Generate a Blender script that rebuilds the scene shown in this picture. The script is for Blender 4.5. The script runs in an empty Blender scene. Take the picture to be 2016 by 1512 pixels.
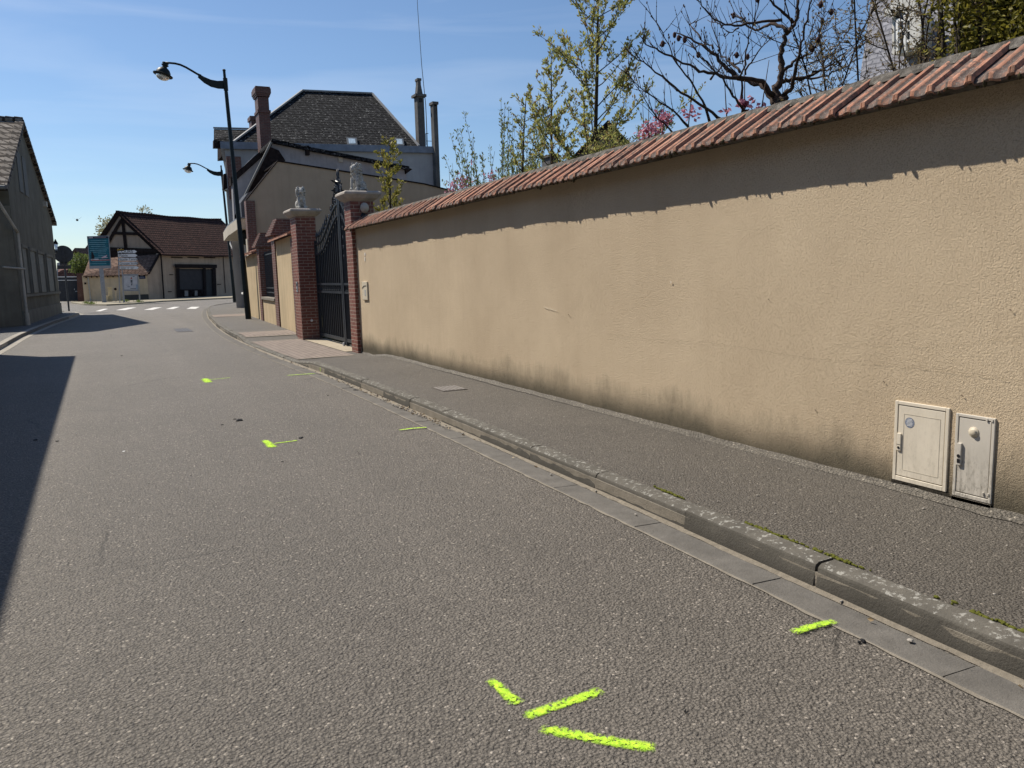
import bpy, bmesh, math, random
from mathutils import Vector, Matrix, noise as mnoise
R = math.radians
scene = bpy.context.scene
COL = scene.collection

# ------------------------------------------------------------------ camera, sky, sun, exposure
CAM_H = 1.52
F_PX, CX, CY = 1560.0, 1008.0, 756.0
PITCH, YAW, ROLL = R(7.971), R(26.323), R(1.57)
Fv = Vector((math.sin(YAW)*math.cos(PITCH), math.cos(YAW)*math.cos(PITCH), -math.sin(PITCH)))
R0 = Vector((math.cos(YAW), -math.sin(YAW), 0))
U0 = R0.cross(Fv)
Rv = R0*math.cos(ROLL) - U0*math.sin(ROLL)
Uv = R0*math.sin(ROLL) + U0*math.cos(ROLL)
EYE = Vector((0, 0, CAM_H))
cd = bpy.data.cameras.new('camera')
cam = bpy.data.objects.new('camera', cd); COL.objects.link(cam)
m3 = Matrix((Rv, Uv, -Fv)).transposed()
cam.matrix_world = Matrix.Translation(EYE) @ m3.to_4x4()
cd.sensor_width = 36.0
cd.lens = F_PX/2016*36
cd.clip_start = 0.05; cd.clip_end = 3000
scene.camera = cam

LDIR = Vector((1.0, -1.5, -2.15)).normalized()      # travel direction of the sunlight
SUN_EL = math.asin(-LDIR.z)
SUN_AZ = math.atan2(-LDIR.x, -LDIR.y)               # clockwise from +Y
w = bpy.data.worlds.new('World'); scene.world = w; w.use_nodes = True
nt = w.node_tree; bg = nt.nodes['Background']
sky = nt.nodes.new('ShaderNodeTexSky'); sky.sky_type = 'NISHITA'; sky.sun_disc = False
sky.sun_elevation = SUN_EL; sky.sun_rotation = SUN_AZ
sky.altitude = 100; sky.air_density = 1.0; sky.dust_density = 0.25; sky.ozone_density = 5.0
SKY_STRENGTH = 0.088
bg.inputs[1].default_value = SKY_STRENGTH
# thin cirrus streaks
tc = nt.nodes.new('ShaderNodeTexCoord'); mp = nt.nodes.new('ShaderNodeMapping')
mp.inputs['Rotation'].default_value = (0.15, -0.1, 0.5); mp.inputs['Scale'].default_value = (1.6, 1.6, 14.0)
ns = nt.nodes.new('ShaderNodeTexNoise'); ns.inputs['Scale'].default_value = 1.6; ns.inputs['Detail'].default_value = 7
ns.inputs['Distortion'].default_value = 0.6
rp = nt.nodes.new('ShaderNodeMapRange'); rp.inputs['From Min'].default_value = 0.48; rp.inputs['From Max'].default_value = 0.8
rp.inputs['To Max'].default_value = 0.15
mx = nt.nodes.new('ShaderNodeMixRGB'); mx.inputs[2].default_value = (9.0, 9.4, 10.0, 1)
L = nt.links.new
L(tc.outputs['Generated'], mp.inputs[0]); L(mp.outputs[0], ns.inputs['Vector']); L(ns.outputs[0], rp.inputs[0])
L(rp.outputs[0], mx.inputs[0]); L(sky.outputs[0], mx.inputs[1]); L(mx.outputs[0], bg.inputs[0])

sl = bpy.data.lights.new('sun', 'SUN'); sl.energy = 4.7; sl.angle = R(0.53); sl.color = (1.0, 0.93, 0.82)
so = bpy.data.objects.new('sun', sl); COL.objects.link(so)
so.rotation_mode = 'QUATERNION'; so.rotation_quaternion = LDIR.to_track_quat('-Z', 'Y'); so.location = (-20, 30, 43)
scene.view_settings.view_transform = 'Standard'; scene.view_settings.look = 'None'
scene.view_settings.exposure = 0.38; scene.view_settings.gamma = 1

# ------------------------------------------------------------------ measuring helpers (sight line -> point on a real plane)
def ray(px, py): return (Fv*F_PX + Rv*(px-CX) - Uv*(py-CY)).normalized()
def gnd(px, py, z=0.0):
    d = ray(px, py); return EYE + d*((z-CAM_H)/d.z)
def atx(px, py, x):
    d = ray(px, py); return EYE + d*(x/d.x)
def aty(px, py, y):
    d = ray(px, py); return EYE + d*(y/d.y)
def atp(px, py, P, Q):
    """point on the vertical plane through plan points P and Q"""
    n = Vector((-(Q[1]-P[1]), Q[0]-P[0], 0)); d = ray(px, py)
    return EYE + d*((Vector((P[0], P[1], 0))-EYE).dot(n)/d.dot(n))
def V(*a): return Vector(a)

# ------------------------------------------------------------------ mesh builder
class MB:
    def __init__(s): s.v = []; s.f = []; s.uv = {}
    def add(s, vs, fs):
        o = len(s.v); s.v += [tuple(p) for p in vs]; s.f += [tuple(i+o for i in f) for f in fs]; return s
    def box(s, lo, hi, rot=0.0, piv=None, bev=0.0):
        x0, y0, z0 = lo; x1, y1, z1 = hi
        vs = [V(x, y, z) for z in (z0, z1) for x, y in ((x0, y0), (x1, y0), (x1, y1), (x0, y1))]
        if rot:
            p = V(*piv) if piv else V((x0+x1)/2, (y0+y1)/2, 0); m = Matrix.Rotation(rot, 3, 'Z')
            vs = [m @ (q-p)+p for q in vs]
        return s.add(vs, [(3, 2, 1, 0), (4, 5, 6, 7), (0, 1, 5, 4), (1, 2, 6, 5), (2, 3, 7, 6), (3, 0, 4, 7)])
    def prism(s, pts, ext):
        n = len(pts); e = V(*ext); pts = [V(*p) for p in pts]
        a = V(0, 0, 0)
        for i in range(n): a += pts[i].cross(pts[(i+1) % n])
        if a.dot(e) > 0: pts = pts[::-1]
        vs = pts + [p+e for p in pts]
        fs = [tuple(range(n)), tuple(range(2*n-1, n-1, -1))]
        fs += [((i+1) % n, i, n+i, n+(i+1) % n) for i in range(n)]
        return s.add(vs, fs)
    def quad(s, *p): return s.add(p, [tuple(range(len(p)))])
    def bar(s, a, b, wd, hd=None, up=(0, 0, 1)):
        a, b = V(*a), V(*b); hd = hd or wd; d = (b-a).normalized(); u = V(*up)
        if abs(d.dot(u)) > 0.98: u = V(0, 1, 0)
        r = d.cross(u).normalized(); u = r.cross(d)
        vs = [p+r*i*wd/2+u*j*hd/2 for p in (a, b) for i, j in ((-1, -1), (1, -1), (1, 1), (-1, 1))]
        return s.add(vs, [(0, 1, 2, 3), (7, 6, 5, 4), (0, 4, 5, 1), (1, 5, 6, 2), (2, 6, 7, 3), (3, 7, 4, 0)])
    def tube(s, pts, rad, n=8, cap=True):
        pts = [V(*p) for p in pts]; k = len(pts)
        if not isinstance(rad, (list, tuple)): rad = [rad]*k
        o = len(s.v); ref = None
        for i, p in enumerate(pts):
            t = (pts[min(i+1, k-1)]-pts[max(i-1, 0)])
            t = t.normalized() if t.length > 1e-9 else V(0, 0, 1)
            if ref is None: ref = V(1, 0, 0) if abs(t.x) < 0.8 else V(0, 1, 0)
            r = (ref-t*ref.dot(t))
            if r.length < 1e-6: r = t.orthogonal()
            r.normalize(); ref = r; q = t.cross(r)
            for j in range(n):
                a = 2*math.pi*j/n; s.v.append(tuple(p+(r*math.cos(a)+q*math.sin(a))*rad[i]))
        for i in range(k-1):
            for j in range(n):
                a, b = o+i*n+j, o+i*n+(j+1) % n
                s.f.append((a, b, b+n, a+n))
        if cap:
            s.f.append(tuple(o+j for j in range(n-1, -1, -1))); s.f.append(tuple(o+(k-1)*n+j for j in range(n)))
        return s
    def lathe(s, c, prof, n=20, axis=None):
        """prof: list of (r, h) from bottom to top along axis"""
        c = V(*c); ax = V(*(axis or (0, 0, 1))).normalized(); r = ax.orthogonal().normalized(); q = ax.cross(r); o = len(s.v)
        for rr, h in prof:
            for j in range(n):
                a = 2*math.pi*j/n; s.v.append(tuple(c+ax*h+(r*math.cos(a)+q*math.sin(a))*max(rr, 1e-4)))
        for i in range(len(prof)-1):
            for j in range(n):
                a, b = o+i*n+j, o+i*n+(j+1) % n; s.f.append((a, b, b+n, a+n))
        s.f.append(tuple(o+j for j in range(n-1, -1, -1))); s.f.append(tuple(o+(len(prof)-1)*n+j for j in range(n)))
        return s
    def ball(s, c, r, nu=10, nv=7, M=None):
        c = V(*c); r = V(*r) if isinstance(r, (tuple, list, Vector)) else V(r, r, r); o = len(s.v)
        for i in range(nv+1):
            th = math.pi*i/nv
            for j in range(nu):
                ph = 2*math.pi*j/nu
                p = V(math.sin(th)*math.cos(ph)*r.x, math.sin(th)*math.sin(ph)*r.y, math.cos(th)*r.z)
                if M: p = M @ p
                s.v.append(tuple(c+p))
        for i in range(nv):
            for j in range(nu):
                a, b = o+i*nu+j, o+i*nu+(j+1) % nu; s.f.append((a, a+nu, b+nu, b))
        return s
    def leaf(s, c, d, l, wd, rnd):
        d = d.normalized(); q = d.cross(V(rnd.uniform(-1, 1), rnd.uniform(-1, 1), rnd.uniform(-1, 1)))
        if q.length < 1e-3: q = d.orthogonal()
        q.normalize(); n = d.cross(q)
        return s.add([c, c+d*l*.5+q*wd*.5+n*wd*.12, c+d*l, c+d*l*.5-q*wd*.5+n*wd*.12], [(0, 1, 2, 3)])

def root_of(o):
    while o.parent: o = o.parent
    return o
def obj(name, mb, mat, parent=None, smooth=False, bevel=0.0, seg=2, recalc=False):
    me = bpy.data.meshes.new(name)
    off = root_of(parent).location.copy() if parent else V(0, 0, 0)
    me.from_pydata([tuple(V(*p)-off) for p in mb.v], [], mb.f)
    if recalc:
        b = bmesh.new(); b.from_mesh(me); bmesh.ops.remove_doubles(b, verts=b.verts, dist=1e-5)
        bmesh.ops.recalc_face_normals(b, faces=b.faces); b.to_mesh(me); b.free()
    me.materials.append(mat)
    if smooth:
        for p in me.polygons: p.use_smooth = True
    o = bpy.data.objects.new(name, me); COL.objects.link(o)
    if parent: o.parent = parent
    if bevel:
        bm_ = o.modifiers.new('bevel', 'BEVEL'); bm_.width = bevel; bm_.segments = seg; bm_.limit_method = 'ANGLE'; bm_.angle_limit = R(40)
    if smooth and not bevel: pass
    return o
def autosmooth(o, ang=35):
    for e in o.data.polygons: e.use_smooth = True
    b = bmesh.new(); b.from_mesh(o.data)
    for e in b.edges:
        if len(e.link_faces) == 2 and e.calc_face_angle(0) > R(ang): e.smooth = False
    b.to_mesh(o.data); b.free(); return o
def tag(o, label, cat, group=None):
    o['label'] = label; o['category'] = cat
    if group: o['group'] = group
    return o
def thing(name, label, cat, loc, group=None):
    o = bpy.data.objects.new(name, None); COL.objects.link(o); o.location = loc; o.empty_display_size = .2
    return tag(o, label, cat, group)
def struct(name, mb, mat, kind='structure', **k):
    o = obj(name, mb, mat, **k); o['kind'] = kind; return o
def dup(o, parent=None):
    c = o.copy(); COL.objects.link(c)
    if parent: c.parent = parent
    for ch in [x for x in o.children]: dup(ch, c)
    return c
def text(name, s, size, loc, mat, parent, rotz=0.0, ext=0.002, align='LEFT', sx=1.0):
    cu = bpy.data.curves.new(name, 'FONT'); cu.body = s; cu.size = size; cu.extrude = ext; cu.align_x = align; cu.align_y = 'CENTER'
    cu.materials.append(mat)
    tmp = bpy.data.objects.new(name, cu); me = bpy.data.meshes.new_from_object(tmp); bpy.data.objects.remove(tmp)
    o = bpy.data.objects.new(name, me); COL.objects.link(o); o.parent = parent
    o.location = V(*loc)-root_of(parent).location; o.rotation_euler = (R(90), 0, rotz); o.scale = (sx, 1, 1)
    return o

# ------------------------------------------------------------------ materials
class NT:
    def __init__(s, name, rough=0.8, spec=0.3):
        s.m = bpy.data.materials.new(name); s.m.use_nodes = True; s.t = s.m.node_tree
        s.b = s.t.nodes['Principled BSDF']; s.b.inputs['Roughness'].default_value = rough
        s.b.inputs['Specular IOR Level'].default_value = spec; s._p = None
        s.out = s.t.nodes['Material Output']
    def n(s, ty, **k):
        x = s.t.nodes.new('ShaderNode'+ty)
        for a, b in k.items(): setattr(x, a, b)
        return x
    def put(s, sock, val):
        if hasattr(val, 'is_output'): s.t.links.new(val, sock)
        else:
            if isinstance(val, (tuple, list)) and len(val) == 3 and sock.type == 'RGBA': val = (*val, 1)
            sock.default_value = val
    @property
    def pos(s):
        if not s._p: s._p = s.n('NewGeometry')
        return s._p.outputs['Position']
    @property
    def nor(s):
        s.pos; return s._p.outputs['True Normal']
    @property
    def obp(s): return s.n('TexCoord').outputs['Object']
    def vmul(s, v, k):
        x = s.n('VectorMath', operation='MULTIPLY'); s.put(x.inputs[0], v); s.put(x.inputs[1], k); return x.outputs[0]
    def noise(s, sc, det=3, rough=.55, vec=None, dist=0.0, col=False):
        x = s.n('TexNoise'); s.put(x.inputs['Vector'], vec or s.pos)
        x.inputs['Scale'].default_value = sc; x.inputs['Detail'].default_value = det
        x.inputs['Roughness'].default_value = rough; x.inputs['Distortion'].default_value = dist
        return x.outputs[1 if col else 0]
    def vor(s, sc, vec=None, feature='F1', out='Distance', rnd=1.0):
        x = s.n('TexVoronoi', feature=feature); s.put(x.inputs['Vector'], vec or s.pos); x.inputs['Scale'].default_value = sc
        x.inputs['Randomness'].default_value = rnd; return x.outputs[out]
    def mth(s, op, a, b=0.0, clamp=False):
        x = s.n('Math', operation=op, use_clamp=clamp); s.put(x.inputs[0], a); s.put(x.inputs[1], b); return x.outputs[0]
    def rng(s, v, a, b, c=0.0, d=1.0):
        x = s.n('MapRange'); s.put(x.inputs[0], v)
        for i, q in zip((1, 2, 3, 4), (a, b, c, d)): s.put(x.inputs[i], q)
        return x.outputs[0]
    def mix(s, f, a, b, mode='MIX'):
        x = s.n('MixRGB', blend_type=mode); s.put(x.inputs[0], f); s.put(x.inputs[1], a); s.put(x.inputs[2], b); return x.outputs[0]
    def sep(s, v=None):
        x = s.n('SeparateXYZ'); s.put(x.inputs[0], v or s.pos); return x.outputs
    def comb(s, a, b, c=0.0):
        x = s.n('CombineXYZ'); s.put(x.inputs[0], a); s.put(x.inputs[1], b); s.put(x.inputs[2], c); return x.outputs[0]
    def color(s, c): s.put(s.b.inputs['Base Color'], c); return s
    def rough(s, c): s.put(s.b.inputs['Roughness'], c); return s
    def bump(s, h, st=0.5, dist=0.01):
        x = s.n('Bump'); x.inputs['Strength'].default_value = st; x.inputs['Distance'].default_value = dist; s.put(x.inputs['Height'], h)
        if s.b.inputs['Normal'].links: s.t.links.new(s.b.inputs['Normal'].links[0].from_socket, x.inputs['Normal'])
        s.t.links.new(x.outputs[0], s.b.inputs['Normal']); return s
    def wallvec(s):
        """(horizontal run, height) for vertical faces along either axis"""
        p = s.sep(); nn = s.sep(s.nor)
        k = s.mth('GREATER_THAN', s.mth('ABSOLUTE', nn[0]), 0.7)
        u = s.mth('ADD', s.mth('MULTIPLY', p[1], k), s.mth('MULTIPLY', p[0], s.mth('SUBTRACT', 1.0, k)))
        return s.comb(u, p[2], 0.0)

def simple(name, col, rough=.7, var=.12, sc=6, bump=0.0, bsc=60, spec=.3, metal=0.0):
    m = NT(name, rough, spec); c2 = tuple(x*(1-var*1.6) for x in col); c1 = tuple(min(1, x*(1+var)) for x in col)
    m.color(m.mix(m.rng(m.noise(sc, 5, .6, vec=m.obp), .3, .7), c2, c1)); m.b.inputs['Metallic'].default_value = metal
    if bump: m.bump(m.noise(bsc, 4, vec=m.obp), .6, bump)
    return m.m

def mat_asphalt(name, base, grain, patch=.2, wear=0.0):
    m = NT(name, .68, .4)
    cell = m.vor(grain, out='Color'); dist = m.vor(grain); g = m.sep(cell); p = m.sep()
    big = m.rng(m.noise(.45, 5, .65), .3, .7, 1-patch, 1+patch*.6)
    mid = m.rng(m.noise(5, 6, .7), .25, .75, .90, 1.09)
    st = m.rng(g[0], 0, 1, .80, 1.16)
    k = m.mth('MULTIPLY', m.mth('MULTIPLY', big, mid), st)
    if wear:                                              # long streaks worn by tyres, running with the street
        tr = m.noise(1.0, 4, .6, vec=m.vmul(m.pos, (1.15, .045, 1)), dist=.3)
        k = m.mth('MULTIPLY', k, m.rng(tr, .32, .68, 1-wear, 1+wear))
    c = m.mix(1.0, base, m.comb(k, k, k), 'MULTIPLY')
    c = m.mix(m.mth('MULTIPLY', m.rng(g[1], .955, .985, 0, 1), .6), c, tuple(min(1, x*3.0) for x in base))
    c = m.mix(m.rng(m.noise(grain*.7, 3, .7, dist=.5), .34, .45, .85, 0), c, tuple(x*.2 for x in base))      # open pits between stones
    c = m.mix(m.rng(dist, .42, .66, 0, .55), c, tuple(x*.35 for x in base)); c = m.mix(m.rng(m.noise(grain*1.1, 2, .6), .56, .68, 0, .35), c, tuple(min(1, x*1.7) for x in base))
    oil = m.rng(m.noise(1.3, 5, .75), .66, .74, 0, .28 if wear else .15); c = m.mix(oil, c, tuple(x*.45 for x in base))
    if wear:                                              # a few fine meandering cracks
        cr = m.vor(.42, vec=m.mix(.12, m.pos, m.noise(1.6, 5, .7, col=True)), feature='DISTANCE_TO_EDGE')
        ck = m.mth('MULTIPLY', m.rng(cr, .0012, .0045, 1, 0), m.rng(m.noise(.35, 2), .54, .6, 0, .75)); c = m.mix(ck, c, tuple(x*.25 for x in base))
    m.color(c)
    h = m.mth('ADD', m.mth('MULTIPLY', dist, -.8), m.noise(grain*.5, 4, .7, dist=.6))
    m.bump(h, 1.0, 1.0/grain*1.15); m.bump(m.noise(grain*1.3, 3, .65, dist=.7), .8, 1.0/grain*.55); m.bump(m.noise(14, 3), .3, .01)
    return m
A_ROAD = mat_asphalt('asphalt_road', (.184, .163, .137), 80, patch=.14, wear=.10).m
A_WALK = mat_asphalt('asphalt_walk', (.145, .129, .108), 84, patch=.24).m

def mat_plaster():
    m = NT('beige_plaster', .93, .1)
    p = m.sep()
    base = m.mix(m.rng(m.noise(.9, 4, .6), .3, .7), (.525, .418, .290), (.615, .498, .350))
    streak = m.noise(1.0, 5, .65, vec=m.vmul(m.pos, (9, 5, .55)))
    base = m.mix(m.rng(streak, .5, .78, 0, .2), base, (.42, .315, .21))
    base = m.mix(m.rng(m.noise(26, 4, .7), .55, .8, 0, .3), base, (.46, .35, .23))
    # damp grey-green stain rising from the pavement, ragged upper edge
    n1 = m.noise(1.0, 5, .6, vec=m.vmul(m.pos, (2, 1.5, .9)))
    n2 = m.noise(1.0, 5, .7, vec=m.vmul(m.pos, (30, 22, 5)))
    top = m.mth('ADD', m.rng(n1, .28, .72, .10, .38), m.rng(n2, .3, .7, -.03, .06))
    d = m.rng(m.mth('SUBTRACT', m.mth('SUBTRACT', p[2], .12), top), -.22, .10, 1, 0)
    stain = m.mix(m.rng(m.noise(14, 5, .7), .3, .7), (.095, .085, .063), (.20, .172, .122))
    base = m.mix(m.mth('MULTIPLY', d, .86), base, stain)
    low = m.rng(m.mth('ADD', p[2], m.rng(n2, .2, .8, -.04, .04)), .14, .33, 1, 0)
    base = m.mix(m.mth('MULTIPLY', low, .74), base, (.075, .066, .048))
    m.color(base)
    pit = m.rng(m.noise(85, 3, .65), .36, .46, -1.0, 0)
    h = m.mth('ADD', m.mth('ADD', m.noise(105, 3, .65, dist=.5), m.mth('MULTIPLY', m.noise(210, 2, .5), .4)), m.mth('MULTIPLY', pit, .45))
    m.bump(h, 1.0, .0062); m.bump(m.noise(5, 4), .25, .012)
    return m.m
PLASTER = mat_plaster()
def mat_render(name, c, dirty=.4, streaks=1.0):
    m = NT(name, .93, .1); d = tuple(x*(1-dirty) for x in c)
    b = m.mix(m.rng(m.noise(1.3, 5, .65), .3, .7), d, c)
    s_ = m.noise(1.0, 5, .6, vec=m.vmul(m.pos, (5, 5, .35)))
    b = m.mix(m.rng(s_, .48, .75, 0, .5*streaks), b, tuple(x*.5 for x in c))
    m.color(b); m.bump(m.noise(45, 4), .5, .006); return m.m
BEIGE2 = mat_render('beige_render', (.48, .365, .265), .14, .4)
BEIGE3 = mat_render('garden_wall_render', (.56, .44, .28), .2, .9)
GREYR = mat_render('dark_grey_render', (.36, .355, .37), .35)
GREYR2 = mat_render('blue_grey_render', (.37, .375, .385), .18, .6)
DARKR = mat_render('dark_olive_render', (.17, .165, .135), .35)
DARKR2 = mat_render('plinth_render', (.21, .205, .175), .3)
PALER = mat_render('pale_render', (.52, .47, .39), .15, .5)
BARNR = mat_render('barn_render', (.47, .355, .265), .22)
LOWR = mat_render('low_wall_render', (.60, .48, .33), .2, .8)
CREAM = mat_render('cream_render', (.55, .50, .42), .15, .4)

def mat_concrete(name, c, lich=.0, sc=1.0):
    m = NT(name, .9, .2)
    b = m.mix(m.rng(m.noise(5*sc, 6, .7), .3, .7), tuple(x*.72 for x in c), tuple(x*1.15 for x in c))
    b = m.mix(m.rng(m.noise(60*sc, 4, .7), .55, .75, 0, .5), b, tuple(x*.55 for x in c))
    b = m.mix(m.rng(m.noise(1.7*sc, 6, .75), .48, .66, 0, .45), b, tuple(x*.6 for x in c)); b = m.mix(m.rng(m.vor(190*sc), .08, .2, .35, 0), b, tuple(min(1, x*1.7) for x in c))
    if lich:
        up = m.rng(m.sep(m.nor)[2], .5, .85)
        lm = m.mth('MULTIPLY', m.mth('MULTIPLY', m.rng(m.noise(24, 6, .75), .545, .60), lich), up)
        b = m.mix(lm, b, (.56, .55, .50))
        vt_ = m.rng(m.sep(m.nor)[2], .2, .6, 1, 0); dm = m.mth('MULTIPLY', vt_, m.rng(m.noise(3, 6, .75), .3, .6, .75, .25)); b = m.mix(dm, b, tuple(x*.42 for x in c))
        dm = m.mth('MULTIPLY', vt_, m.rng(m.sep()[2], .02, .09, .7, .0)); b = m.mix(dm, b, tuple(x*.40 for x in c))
    m.color(b); m.bump(m.noise(90*sc, 4, .7), .7, .007); m.bump(m.noise(11*sc, 5, .7), .4, .012); return m.m
KERB = mat_concrete('kerb_concrete', (.125, .115, .097), .45)
GUTTER = mat_concrete('gutter_concrete', (.155, .144, .128))
MORTAR = mat_concrete('mortar', (.25, .222, .18))
STONE = mat_concrete('cap_stone', (.43, .385, .34))
SAND = mat_concrete('sand', (.27, .235, .185), sc=6)
THRESH = mat_concrete('threshold_gravel', (.44, .375, .28), sc=3)
CHIM = mat_concrete('chimney_concrete', (.115, .112, .112))

def mat_brick(name, c1, c2, mort, bw=.225, rh=.0727, ms=.009, vec='wall', bump=.004, rough=.6):
    m = NT(name, rough, .4); x = m.n('TexBrick')
    v = m.wallvec() if vec == 'wall' else m.pos
    jt = m.n('VectorMath', operation='MULTIPLY_ADD'); m.put(jt.inputs[0], m.noise(5, 3, col=True)); m.put(jt.inputs[1], (.012, .012, 0)); m.put(jt.inputs[2], v); v = jt.outputs[0]
    m.put(x.inputs['Vector'], v); m.put(x.inputs['Color1'], c1); m.put(x.inputs['Color2'], c2); m.put(x.inputs['Mortar'], mort)
    x.inputs['Scale'].default_value = 1; x.inputs['Mortar Size'].default_value = ms; x.inputs['Mortar Smooth'].default_value = .15
    x.inputs['Brick Width'].default_value = bw; x.inputs['Row Height'].default_value = rh; x.inputs['Bias'].default_value = -.1
    c = m.mix(m.rng(m.noise(9, 5, .7), .3, .75, 0, .55), x.outputs['Color'], tuple(q*.42 for q in c1)); c = m.mix(m.rng(m.noise(1.6, 5, .7), .5, .72, 0, .35), c, (.20, .15, .12))
    m.color(c); m.bump(m.mth('MULTIPLY', x.outputs['Fac'], -1.0), .8, bump); m.bump(m.noise(70, 3), .25, .003); return m.m
BRICK = mat_brick('red_brick', (.235, .076, .054), (.15, .048, .037), (.42, .35, .28), ms=.0065)
BRICK2 = mat_brick('brown_brick', (.17, .065, .048), (.11, .044, .034), (.25, .22, .19), ms=.007)
BRICKD = mat_brick('dark_brick', (.125, .044, .033), (.085, .033, .026), (.12, .10, .09))

def mat_pavers():
    m = NT('brick_pavers', .9, .2); x = m.n('TexBrick'); p = m.sep()
    m.put(x.inputs['Vector'], m.comb(p[1], p[0])); m.put(x.inputs['Color1'], (.25, .205, .178)); m.put(x.inputs['Color2'], (.205, .168, .147)); m.put(x.inputs['Mortar'], (.12, .10, .085))
    x.inputs['Scale'].default_value = 1; x.inputs['Mortar Size'].default_value = .009; x.inputs['Brick Width'].default_value = .24; x.inputs['Row Height'].default_value = .12
    m.color(m.mix(m.rng(m.noise(6, 5, .7), .35, .7, 0, .45), x.outputs['Color'], (.30, .255, .21)))
    m.bump(m.mth('MULTIPLY', x.outputs['Fac'], -1.0), .8, .006); return m.m
PAVER = mat_pavers()

def mat_tile_cop():
    m = NT('terracotta_tile', .85, .2)
    b = m.mix(m.rng(m.noise(5, 4, .7), .3, .7), (.40, .18, .115), (.54, .285, .19))
    l1 = m.rng(m.noise(19, 6, .8), .45, .55); l2 = m.rng(m.noise(2.6, 3), .36, .56, .22, 1.0)
    b = m.mix(m.mth('MULTIPLY', m.mth('MULTIPLY', l1, l2), .8), b, (.105, .088, .076))
    b = m.mix(m.rng(m.noise(48, 5, .7), .60, .68, 0, .7), b, (.33, .31, .26))
    b = m.mix(m.rng(m.noise(9, 4, .8), .66, .72, 0, .8), b, (.36, .30, .11))
    ri = m.rng(m.n('NewGeometry').outputs['Random Per Island'], 0, 1, .74, 1.16); b = m.mix(1.0, b, m.comb(ri, ri, ri), 'MULTIPLY')
    m.color(b); m.bump(m.noise(80, 5, .7), .6, .004); return m.m
TILE = mat_tile_cop()
def mat_tile_pan():
    m = NT('weathered_tile', .92, .15)
    b = m.mix(m.rng(m.noise(7, 4, .7), .3, .7), (.28, .125, .08), (.40, .20, .135))
    b = m.mix(m.rng(m.noise(13, 6, .8), .36, .50, 0, .92), b, (.115, .10, .092)); b = m.mix(m.rng(m.noise(60, 5, .7), .56, .64, 0, .8), b, (.30, .275, .24))
    m.color(b); m.bump(m.noise(70, 5, .75), .8, .006); return m.m
TILEP = mat_tile_pan()
def mat_moss():
    m = NT('moss', 1.0, .05); m.color(m.mix(m.noise(60, 4), (.03, .026, .018), (.12, .10, .055))); m.bump(m.noise(120, 4), .8, .01); return m.m
MOSS = mat_moss()
def mat_ridge():
    m = NT('ridge_mortar', .95, .1)
    b = m.mix(m.rng(m.noise(12, 6, .75), .38, .62), (.055, .05, .043), (.19, .175, .155))
    b = m.mix(m.rng(m.noise(30, 5, .7), .6, .68, 0, .8), b, (.34, .32, .27)); m.color(b); m.bump(m.noise(30, 6, .75), .9, .015); return m.m
RIDGE = mat_ridge()

def mat_roof(name, c1, c2, dark, bw, rh, vec=None, lich=0.0, lc=(.3, .3, .28)):
    """rows of roof tiles: courses follow height, run follows plan distance"""
    m = NT(name, .95, .06); p = m.sep(); x = m.n('TexBrick')
    u = m.mth('ADD', m.mth('MULTIPLY', p[0], 1.0), m.mth('MULTIPLY', p[1], .8))
    u = m.mth('ADD', u, m.rng(m.noise(3, 2), 0, 1, -.03, .03)); zz = m.mth('ADD', p[2], m.rng(m.noise(4, 3), 0, 1, -.05, .05))
    m.put(x.inputs['Vector'], m.comb(u, zz)); m.put(x.inputs['Color1'], c1); m.put(x.inputs['Color2'], c2); m.put(x.inputs['Mortar'], dark)
    x.inputs['Scale'].default_value = 1; x.inputs['Mortar Size'].default_value = rh*.2; x.inputs['Brick Width'].default_value = bw; x.inputs['Row Height'].default_value = rh
    x.inputs['Mortar Smooth'].default_value = .4
    c = m.mix(m.rng(m.noise(2.2, 6, .75), .35, .7, 0, .6), x.outputs['Color'], tuple(q*.55 for q in c2))
    if lich: c = m.mix(m.mth('MULTIPLY', m.rng(m.noise(7, 5, .8), .58, .64), lich), c, lc)
    saw = m.mth('FRACT', m.mth('DIVIDE', zz, rh))
    m.color(c); m.bump(m.mth('MULTIPLY', saw, -1.0), .9, rh*.35); m.bump(m.mth('MULTIPLY', x.outputs['Fac'], -1.0), .7, .02); return m.m
ROOFD = mat_roof('dark_roof_tile', (.034, .034, .037), (.020, .021, .023), (.003, .003, .004), .26, .17, lich=.9, lc=(.26, .26, .25))
ROOFB = mat_roof('barn_roof_tile', (.108, .056, .045), (.060, .034, .030), (.014, .009, .008), .30, .22, lich=.5, lc=(.17, .12, .10))
ROOFP = mat_roof('lean_to_tile', (.30, .20, .15), (.17, .11, .085), (.06, .04, .035), .30, .13, lich=.6, lc=(.36, .30, .24))
ROOFL = mat_roof('scalloped_roof_tile', (.25, .225, .20), (.16, .14, .12), (.03, .025, .022), .34, .30, lich=.5, lc=(.42, .38, .33))
SLATE = mat_roof('slate', (.33, .33, .36), (.27, .27, .30), (.21, .21, .235), .17, .105, lich=.5, lc=(.42, .42, .42))

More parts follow.
